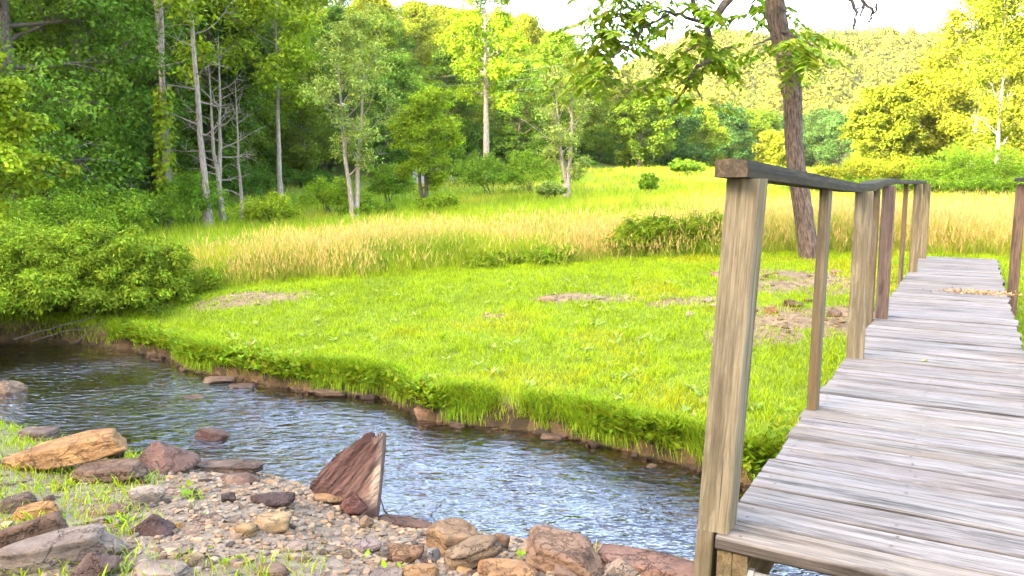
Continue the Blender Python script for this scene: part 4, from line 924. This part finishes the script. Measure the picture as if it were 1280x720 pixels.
# stones in the stream
stone('rock', 259, 553, 50, 26, 'chunk', (.17, .12, .115), 'dark maroon rock standing alone in the stream', .7, -6, (0, 0), z=-.02, sink=.25)
stone('rock', 300, 486, 40, 10, 'slab', (.2, .16, .14), 'flat wet stone breaking the riffle below the thicket', .6, 0, (0, 0), z=-.01, sink=.4)
stone('rock', 240, 500, 36, 9, 'slab', (.2, .16, .14), 'low wet stone in the riffle, left of the flat one', .6, 0, (0, 0), z=-.02, sink=.4)
for px, py, w, h, c, lb in [(412, 494, 44, 12, BRN, 'flat brown stone under the far bank, left of a pair'), (450, 494, 44, 12, (.24, .18, .15), 'flat reddish stone under the far bank, right of a pair'), (505, 505, 20, 15, (.30, .23, .18), 'small stone under the far bank left of the blocky ones'),
                           (530, 524, 30, 24, (.33, .24, .18), 'leftmost of the blocky stones under the far bank'), (556, 527, 30, 30, (.36, .265, .2), 'rightmost blocky stone under the far bank'), (535, 513, 34, 18, (.30, .225, .17), 'upper blocky stone tucked in the far bank'),
                           (375, 482, 22, 18, (.18, .15, .13), 'dark stone at the foot of the far bank lawn'), (690, 549, 30, 10, (.2, .15, .11), 'dark wet stone by the far bank hollow'), (715, 545, 20, 12, (.22, .17, .13), 'small stone in the far bank hollow'), (790, 560, 24, 16, (.16, .12, .1), 'dark stone below the far bank overhang'), (270, 478, 40, 10, (.26, .2, .16), 'flat stone at the left end of the lawn bank')]:
    stone('rock', px, py, w, h, 'slab' if h < 15 else 'block', c, lb, .7, R.uniform(-15, 15), z=0.0, sink=.3)
for px, py, w, h, c, lb in [(686, 378, 24, 14, (.42, .34, .24), 'tan wedge stone on the lawn bare patch'), (748, 374, 26, 8, PAL, 'flat pale stone on the lawn bare patch'), (884, 378, 18, 9, PAL, 'pale grey flat stone on the mound left of the near post'), (864, 396, 18, 10, PAL, 'whitish stone lowest on the lawn mound'), (893, 384, 14, 7, PAL, 'small pale stone touching the near post'),
                           (897, 347, 16, 12, TAN, 'tan stone at the top of the lawn mound'), (958, 347, 14, 9, TAN, 'tan stone right of the near post top'), (1047, 343, 14, 9, TAN, 'tan stone in the grass between the baluster posts'), (1083, 338, 14, 10, ORG, 'orange stone beside the pale baluster'), (1090, 356, 10, 10, PAL, 'white stone beside the pale baluster'),
                           (993, 384, 26, 14, BRN, 'brown stone in the bare dirt of the mound'), (966, 392, 18, 12, ORG, 'orange brown stone in the bare dirt'), (1042, 396, 22, 12, BRN, 'brown stone between the thin and pale balusters'), (1085, 390, 18, 14, MAR, 'maroon stone behind the dark baluster'), (1010, 378, 14, 8, TAN, 'small tan stone in the mound dirt'), (940, 372, 14, 8, BRN, 'small brown stone right of the near post')]:
    stone('rock', px, py, w, h, 'chunk', c, lb, .8, R.uniform(-30, 30), sub=3, sink=.25)

# loose cobbles: eight shapes, copied
PAL8 = [TAN, GRY, BRN, (.36, .28, .22), (.40, .36, .31), (.28, .215, .19), (.44, .37, .27), (.30, .28, .28)]
CLAB = ['loose tan cobble on the gravel bank', 'loose grey cobble on the gravel bank', 'loose brown cobble on the gravel bank', 'loose pinkish cobble on the gravel bank', 'loose pale grey cobble on the gravel bank', 'loose red brown cobble on the gravel bank', 'loose yellowish cobble on the gravel bank', 'loose slate grey cobble on the gravel bank']
cob = []
for i in range(8):
    V, Fc = stone_shape(['chunk', 'slab', 'round', 'chunk', 'block', 'slab', 'chunk', 'slab'][i], 900 + i, 3); V = V * [.5, .38, .22]
    o = mesh('cobble', V, Fc, M['stone'], smooth=True); cob.append(o)
cu = [0] * 8; rng = np.random.default_rng(77); n = 0; tries = 0
while n < 285 and tries < 6000:
    tries += 1; px = rng.uniform(-10, 880); py = rng.uniform(575, 735); p = hit(px, py)
    dn = float(Nb(p[0]) - p[1])
    if dn < .03 or p[2] < 0 or rng.uniform() > (1.0 if px > 420 else .5) * (1.2 if dn < .6 else .75): continue
    i = int(rng.integers(8)); o = cob[i] if not cu[i] else cob[i].copy()
    if cu[i]: COL.objects.link(o)
    cu[i] += 1; s_ = .03 + .085 * rng.uniform() ** 2.4
    o.location = (p[0], p[1], p[2] + .1 * s_ * .2); o.rotation_euler = (rng.normal(0, .15), rng.normal(0, .15), rng.uniform(0, 6.28)); o.scale = (s_, s_, s_ * rng.uniform(.7, 1.2))
    o.color = (*(np.array(PAL8[i]) * rng.uniform(.75, 1.2)), 1); tag(o, CLAB[i], 'stone', 'loose cobbles on the gravel bank'); n += 1

n = 0
while n < 75:
    i = int(rng.integers(8)); o = cob[i].copy(); COL.objects.link(o); x_ = rng.uniform(-4.6, 2.2); y_ = float(Fb(x_)) - abs(rng.normal(.0, .09)); s_ = .05 + .12 * rng.uniform() ** 2
    o.location = (x_, y_, -.012 + .02 * rng.uniform()); o.rotation_euler = (rng.normal(0, .12), rng.normal(0, .12), rng.uniform(0, 6.28)); o.scale = (s_, s_, s_ * rng.uniform(.6, 1.1)); o.color = (*(np.array([(.26, .19, .14), (.20, .155, .125), (.32, .25, .18)])[i % 3] * rng.uniform(.7, 1.1)), 1)
    tag(o, ['brown wet stone along the far waterline', 'dark wet stone along the far waterline', 'tan wet stone along the far waterline'][i % 3], 'stone', 'stones along the far waterline'); n += 1

# gravel
D, Fc0 = ICO[1]; N = 17000
x = R.uniform(-4.8, 2.6, N * 3); y = R.uniform(2.5, 6.6, N * 3); dn = Nb(x) - y; k = (dn > -.12) & (R.uniform(0, 1, N * 3) > .85 * turf_near(x, y)) & (np.abs(x) < .66 * y + 1.3) & (R.uniform(0, 1, N * 3) < .5 + .5 * ss(-3.4, -1.2, x)); x, y = x[k][:N], y[k][:N]; N = len(x)
s_ = .0045 + .018 * R.uniform(0, 1, N) ** 3.2; jit = 1 + .28 * R.normal(0, 1, (N, len(D), 1)); sc3 = np.stack([s_ * R.uniform(.8, 1.5, N), s_ * R.uniform(.8, 1.2, N), s_ * R.uniform(.4, .8, N)], -1)
a = R.uniform(0, 6.28, N); V = D[None] * jit * sc3[:, None]; ca, sa = np.cos(a)[:, None], np.sin(a)[:, None]; Vx = V[..., 0] * ca - V[..., 1] * sa; Vy = V[..., 0] * sa + V[..., 1] * ca
V = np.stack([Vx + x[:, None], Vy + y[:, None], V[..., 2] + hz(x, y)[:, None] + (sc3[:, 2] * .4)[:, None]], -1).reshape(-1, 3)
pc = np.array(PAL8)[R.integers(0, 8, N)] * R.uniform(.7, 1.25, (N, 1))
gv = mesh('gravel', V, (Fc0[None] + (np.arange(N) * len(D))[:, None, None]).reshape(-1, 3), M['pebble'], col=np.repeat(pc, len(D), 0)); tag(gv, 'small mixed tan and grey gravel of the near bank', 'gravel', kind='stuff')
# rubble on the bare dirt of the mound
N = 26000; x = R.uniform(-5, 7, N); y = R.uniform(6.5, 12.5, N); k = (R.uniform(0, 1, N) < .22 * dirt(x, y)) & ~under_bridge(x, y); x, y = x[k], y[k]; N = len(x)
s_ = .008 + .028 * R.uniform(0, 1, N) ** 3; sc3 = np.stack([s_ * 1.3, s_, s_ * .6], -1); V = D[None] * (1 + .28 * R.normal(0, 1, (N, len(D), 1))) * sc3[:, None]
V = (V + np.stack([x, y, hz(x, y) + s_ * .2], -1)[:, None]).reshape(-1, 3); pc = np.array([(.28, .21, .12), (.38, .30, .19), (.20, .15, .09), (.44, .38, .27)])[R.integers(0, 4, N)] * R.uniform(.7, 1.15, (N, 1))
rb = mesh('rubble', V, (Fc0[None] + (np.arange(N) * len(D))[:, None, None]).reshape(-1, 3), M['pebble'], col=np.repeat(pc, len(D), 0)); tag(rb, 'small stones and clods scattered on the bare dirt of the lawn', 'rubble', kind='stuff')
# stones of the stream bed
N = 1600; x = R.uniform(-7, 3, N); f_ = R.uniform(0, 1, N) ** .6; y = Nb(x) + (Fb(x) - Nb(x)) * f_; s_ = .02 + .07 * R.uniform(0, 1, N) ** 2; sc3 = np.stack([s_ * 1.3, s_, s_ * .55], -1); V = D[None] * (1 + .18 * R.normal(0, 1, (N, len(D), 1))) * sc3[:, None]
zb = np.minimum(hz(x, y), -.03)
V = (V + np.stack([x, y, zb], -1)[:, None]).reshape(-1, 3); pc = np.array([(.22, .14, .06), (.3, .19, .08), (.15, .11, .06), (.24, .19, .13)])[R.integers(0, 4, N)] * R.uniform(.6, 1.2, (N, 1))
bs = mesh('streambed_gravel', V, (Fc0[None] + (np.arange(N) * len(D))[:, None, None]).reshape(-1, 3), M['pebble'], col=np.repeat(pc, len(D), 0), smooth=True); tag(bs, 'brown stones lying under the shallow stream water', 'gravel', kind='stuff')

# ------------------------------------------------------------------ broken stump, sticks, twigs
Ys = float(hit(440, 650)[1]) + .22
nu, nv = 34, 44; uu_ = np.linspace(0, 1, nu); vv_ = np.linspace(0, 1, nv); vk = [0, .22, .45, .65, .85, 1]
lx = np.interp(vv_, vk, [404, 386, 404, 424, 447, 458]); ly = np.interp(vv_, vk, [650, 607, 585, 566, 553, 546]); rx = np.interp(vv_, vk, [467, 471, 474, 476, 478, 479]); ry = np.interp(vv_, vk, [664, 632, 604, 580, 560, 552])
lx += R.normal(0, 1.1, nv); PX = lx[:, None] + (rx - lx)[:, None] * uu_; PY = ly[:, None] + (ry - ly)[:, None] * uu_
jag = (fbm(uu_ * 7, uu_ * 0, 3, 2) - .35) * 26 + 6 * (noise(uu_ * 22, 0, 8) - .5); PY -= jag * ss(.72, 1, vv_)[:, None]
gr = (PX * .60 - PY * .80); ac = (PX * .80 + PY * .60)                          # the grain climbs to the upper right
rel = .045 * (fbm(ac * .10, gr * .018, 21, 4) - .5) + .03 * np.abs(fbm(ac * .22, gr * .03, 22, 3) - .5)
Yf = Ys + .10 * (1 - uu_)[None] * (1 - vv_)[:, None] - rel
front = np.stack([at(a_, b_, c_) for a_, b_, c_ in zip(PX.ravel(), PY.ravel(), Yf.ravel())]); back = np.stack([at(a_, b_, c_) for a_, b_, c_ in zip(PX.ravel(), PY.ravel(), (Yf * 0 + Ys + .15 + rel).ravel())]); back[:, :] += [.02, 0, -.01]
gi = np.arange(nu * nv).reshape(nv, nu); q4 = lambda I: np.stack([I[:-1, :-1], I[:-1, 1:], I[1:, 1:], I[1:, :-1]], -1).reshape(-1, 4)
rim = np.concatenate([gi[0, :], gi[1:, -1], gi[-1, -2::-1], gi[-2:0:-1, 0]]); rim2 = np.roll(rim, -1); nb_ = nu * nv
fq = np.concatenate([q4(gi), q4(gi)[:, ::-1] + nb_, np.stack([rim, rim + nb_, rim2 + nb_, rim2], -1)])
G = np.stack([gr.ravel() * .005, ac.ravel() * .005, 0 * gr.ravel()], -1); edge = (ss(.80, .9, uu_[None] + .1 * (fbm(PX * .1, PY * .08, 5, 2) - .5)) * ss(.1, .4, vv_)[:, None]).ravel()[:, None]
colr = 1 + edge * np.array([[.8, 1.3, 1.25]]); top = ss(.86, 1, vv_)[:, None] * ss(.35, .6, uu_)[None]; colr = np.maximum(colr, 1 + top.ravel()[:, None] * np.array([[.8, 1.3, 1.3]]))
st = mesh('broken_stump', np.concatenate([front, back]), fq, M['stump'], col=np.concatenate([colr, colr * 0 + 1]), vec=np.concatenate([G, G + [0, 0, .2]]), smooth=False); tag(st, 'broken reddish brown stump with a splintered top at the water edge', 'stump')
def sticks(name, lines, r, lab, mat='twig', group=None):
    for pp, Y0 in lines:
        q = np.array([at(px, py, Y0) for px, py in pp]); p2, _ = resample(q, np.ones(len(q)), len(q) * 3); p2[1:-1] += R.normal(0, .006, (len(p2) - 2, 3)); mb = MB(); mb.tube(p2, np.linspace(r, r * .4, len(p2)), 6); tag(mb.build(name, M[mat], None, True), lab, 'twig', group)
sticks('twig', [([(500, 660), (484, 642), (474, 622), (470, 600)], 4.75)], .006, 'thin dark forked twig standing right of the stump')
sticks('twig', [([(527, 658), (540, 644), (552, 626)], 4.8)], .004, 'thin slanting twig left of the notched boulder')
sticks('twig', [([(494, 650), (498, 640), (512, 628)], 4.75)], .003, 'hair thin pale twig beside the forked twig')
sticks('dead_branch', [([(18, 424), (60, 412), (95, 402), (120, 396)], 10.0)], .014, 'long pale dead branch lying under the thicket')
sticks('dead_branch', [([(40, 426), (80, 414), (125, 406)], 9.9)], .010, 'lower dead branch sticking out under the thicket')
sticks('dead_branch', [([(95, 428), (112, 415), (130, 400)], 9.9)], .009, 'steep dead branch under the thicket')
sticks('dead_branch', [([(790, 556), (815, 552), (850, 560)], 6.25), ], .010, 'bare root twig hanging in the far bank hollow')
# leafy weed by the bridge
def weed(px, py, n, rad, lab):
    p = hit(px, py); L2 = Blades(); rosettes(L2, p[None] + R.normal(0, .045, (n, 3)) * [1, .6, 0] + np.abs(R.normal(0, .06, (n, 1))) * [0, 0, 1], rad, 7, [.19, .28, .02], R); o = L2.build('weed_plant'); tag(o, lab, 'plant')
weed(955, 556, 9, .10, 'broad leaved weed on the bank beside the bridge'); weed(975, 545, 7, .10, 'leafy weed close to the deck edge'); weed(375, 472, 6, .10, 'broad leaved plant on the lawn bank left of the blocky stones')

# ------------------------------------------------------------------ small far things
sx = at(538, 200, 66); zs = float(hz(sx[0], sx[1])); shed = empty('garden_shed', (sx[0] - .45, sx[1], zs)); tag(shed, 'small pale grey gabled shed half hidden behind the small tree', 'shed')
mb = MB(); w, dp_, h, rg = .9, 1.0, 1.5, 2.1
mb.add([[-w, -dp_, 0], [w, -dp_, 0], [w, dp_, 0], [-w, dp_, 0], [-w, -dp_, h], [w, -dp_, h], [w, dp_, h], [-w, dp_, h], [0, -dp_, rg], [0, dp_, rg]], [[0, 1, 5, 4], [1, 2, 6, 5], [2, 3, 7, 6], [3, 0, 4, 7], [4, 5, 8, 8], [6, 7, 9, 9]]); mb.build('wall', M['shed'], shed)
mb = MB(); e = .12
for s_ in (-1, 1):
    a = np.array([s_ * (w + e), -dp_ - e, h - .08]); b = np.array([0, -dp_ - e, rg + .03]); c = np.array([0, dp_ + e, rg + .03]); d = np.array([s_ * (w + e), dp_ + e, h - .08]); Vr = np.array([a, b, c, d]); mb.add(np.concatenate([Vr, Vr + [0, 0, .05]]), [[0, 1, 2, 3], [4, 7, 6, 5], [0, 4, 5, 1], [1, 5, 6, 2], [2, 6, 7, 3], [3, 7, 4, 0]])
mb.build('roof', M['shed_roof'], shed)
for i in range(3):
    a = at(548 + i * 3, 217 - i * 2, 64); b = at(568 - i * 2, 215 - i * 2, 64.5); zz = float(hz(a[0], a[1])); mb = MB(); mb.tube(np.array([[a[0], a[1], zz + .12 + .22 * i], [b[0], b[1], zz + .14 + .22 * i]]), .12, 8); tag(mb.build('fallen_log', M['pale_bark'], None, True), ['lowest grey log stacked beside the shed', 'middle grey log stacked beside the shed', 'top grey log stacked beside the shed'][i], 'log')
for i, (y0, y1, lb) in enumerate([(100, 68, 'uppermost thin cable crossing in front of the woods'), (112, 80, 'middle thin cable crossing in front of the woods'), (123, 94, 'lowest thin cable crossing in front of the woods')]):
    a = at(420, y0, 70); b = at(790, y1, 74); tt = np.linspace(0, 1, 24)[:, None]; q = a + (b - a) * tt; q[:, 2] -= .9 * 4 * (tt * (1 - tt))[:, 0] * .6; mb = MB(); mb.tube(q, .010, 5); tag(mb.build('power_line', M['cable']), lb, 'cable')

# ------------------------------------------------------------------ evening air
hb = MB(); x0, x1, y0, y1, z0, z1 = -420, 520, -260, 700, -1.5, 112
hb.add([[x0, y0, z0], [x1, y0, z0], [x1, y1, z0], [x0, y1, z0], [x0, y0, z1], [x1, y0, z1], [x1, y1, z1], [x0, y1, z1]], [[0, 3, 2, 1], [4, 5, 6, 7], [0, 1, 5, 4], [1, 2, 6, 5], [2, 3, 7, 6], [3, 0, 4, 7]])
n = NT('haze_air'); pv = n.new('ShaderNodeVolumePrincipled'); pv.inputs['Density'].default_value = .0001; pv.inputs['Color'].default_value = (.95, .95, .93, 1); pv.inputs['Anisotropy'].default_value = .2
n.t.links.new(pv.outputs[0], n.out.inputs['Volume']); hz_o = hb.build('haze', n.m); tag(hz_o, 'thin pale evening haze lying in the valley', 'haze', kind='stuff')
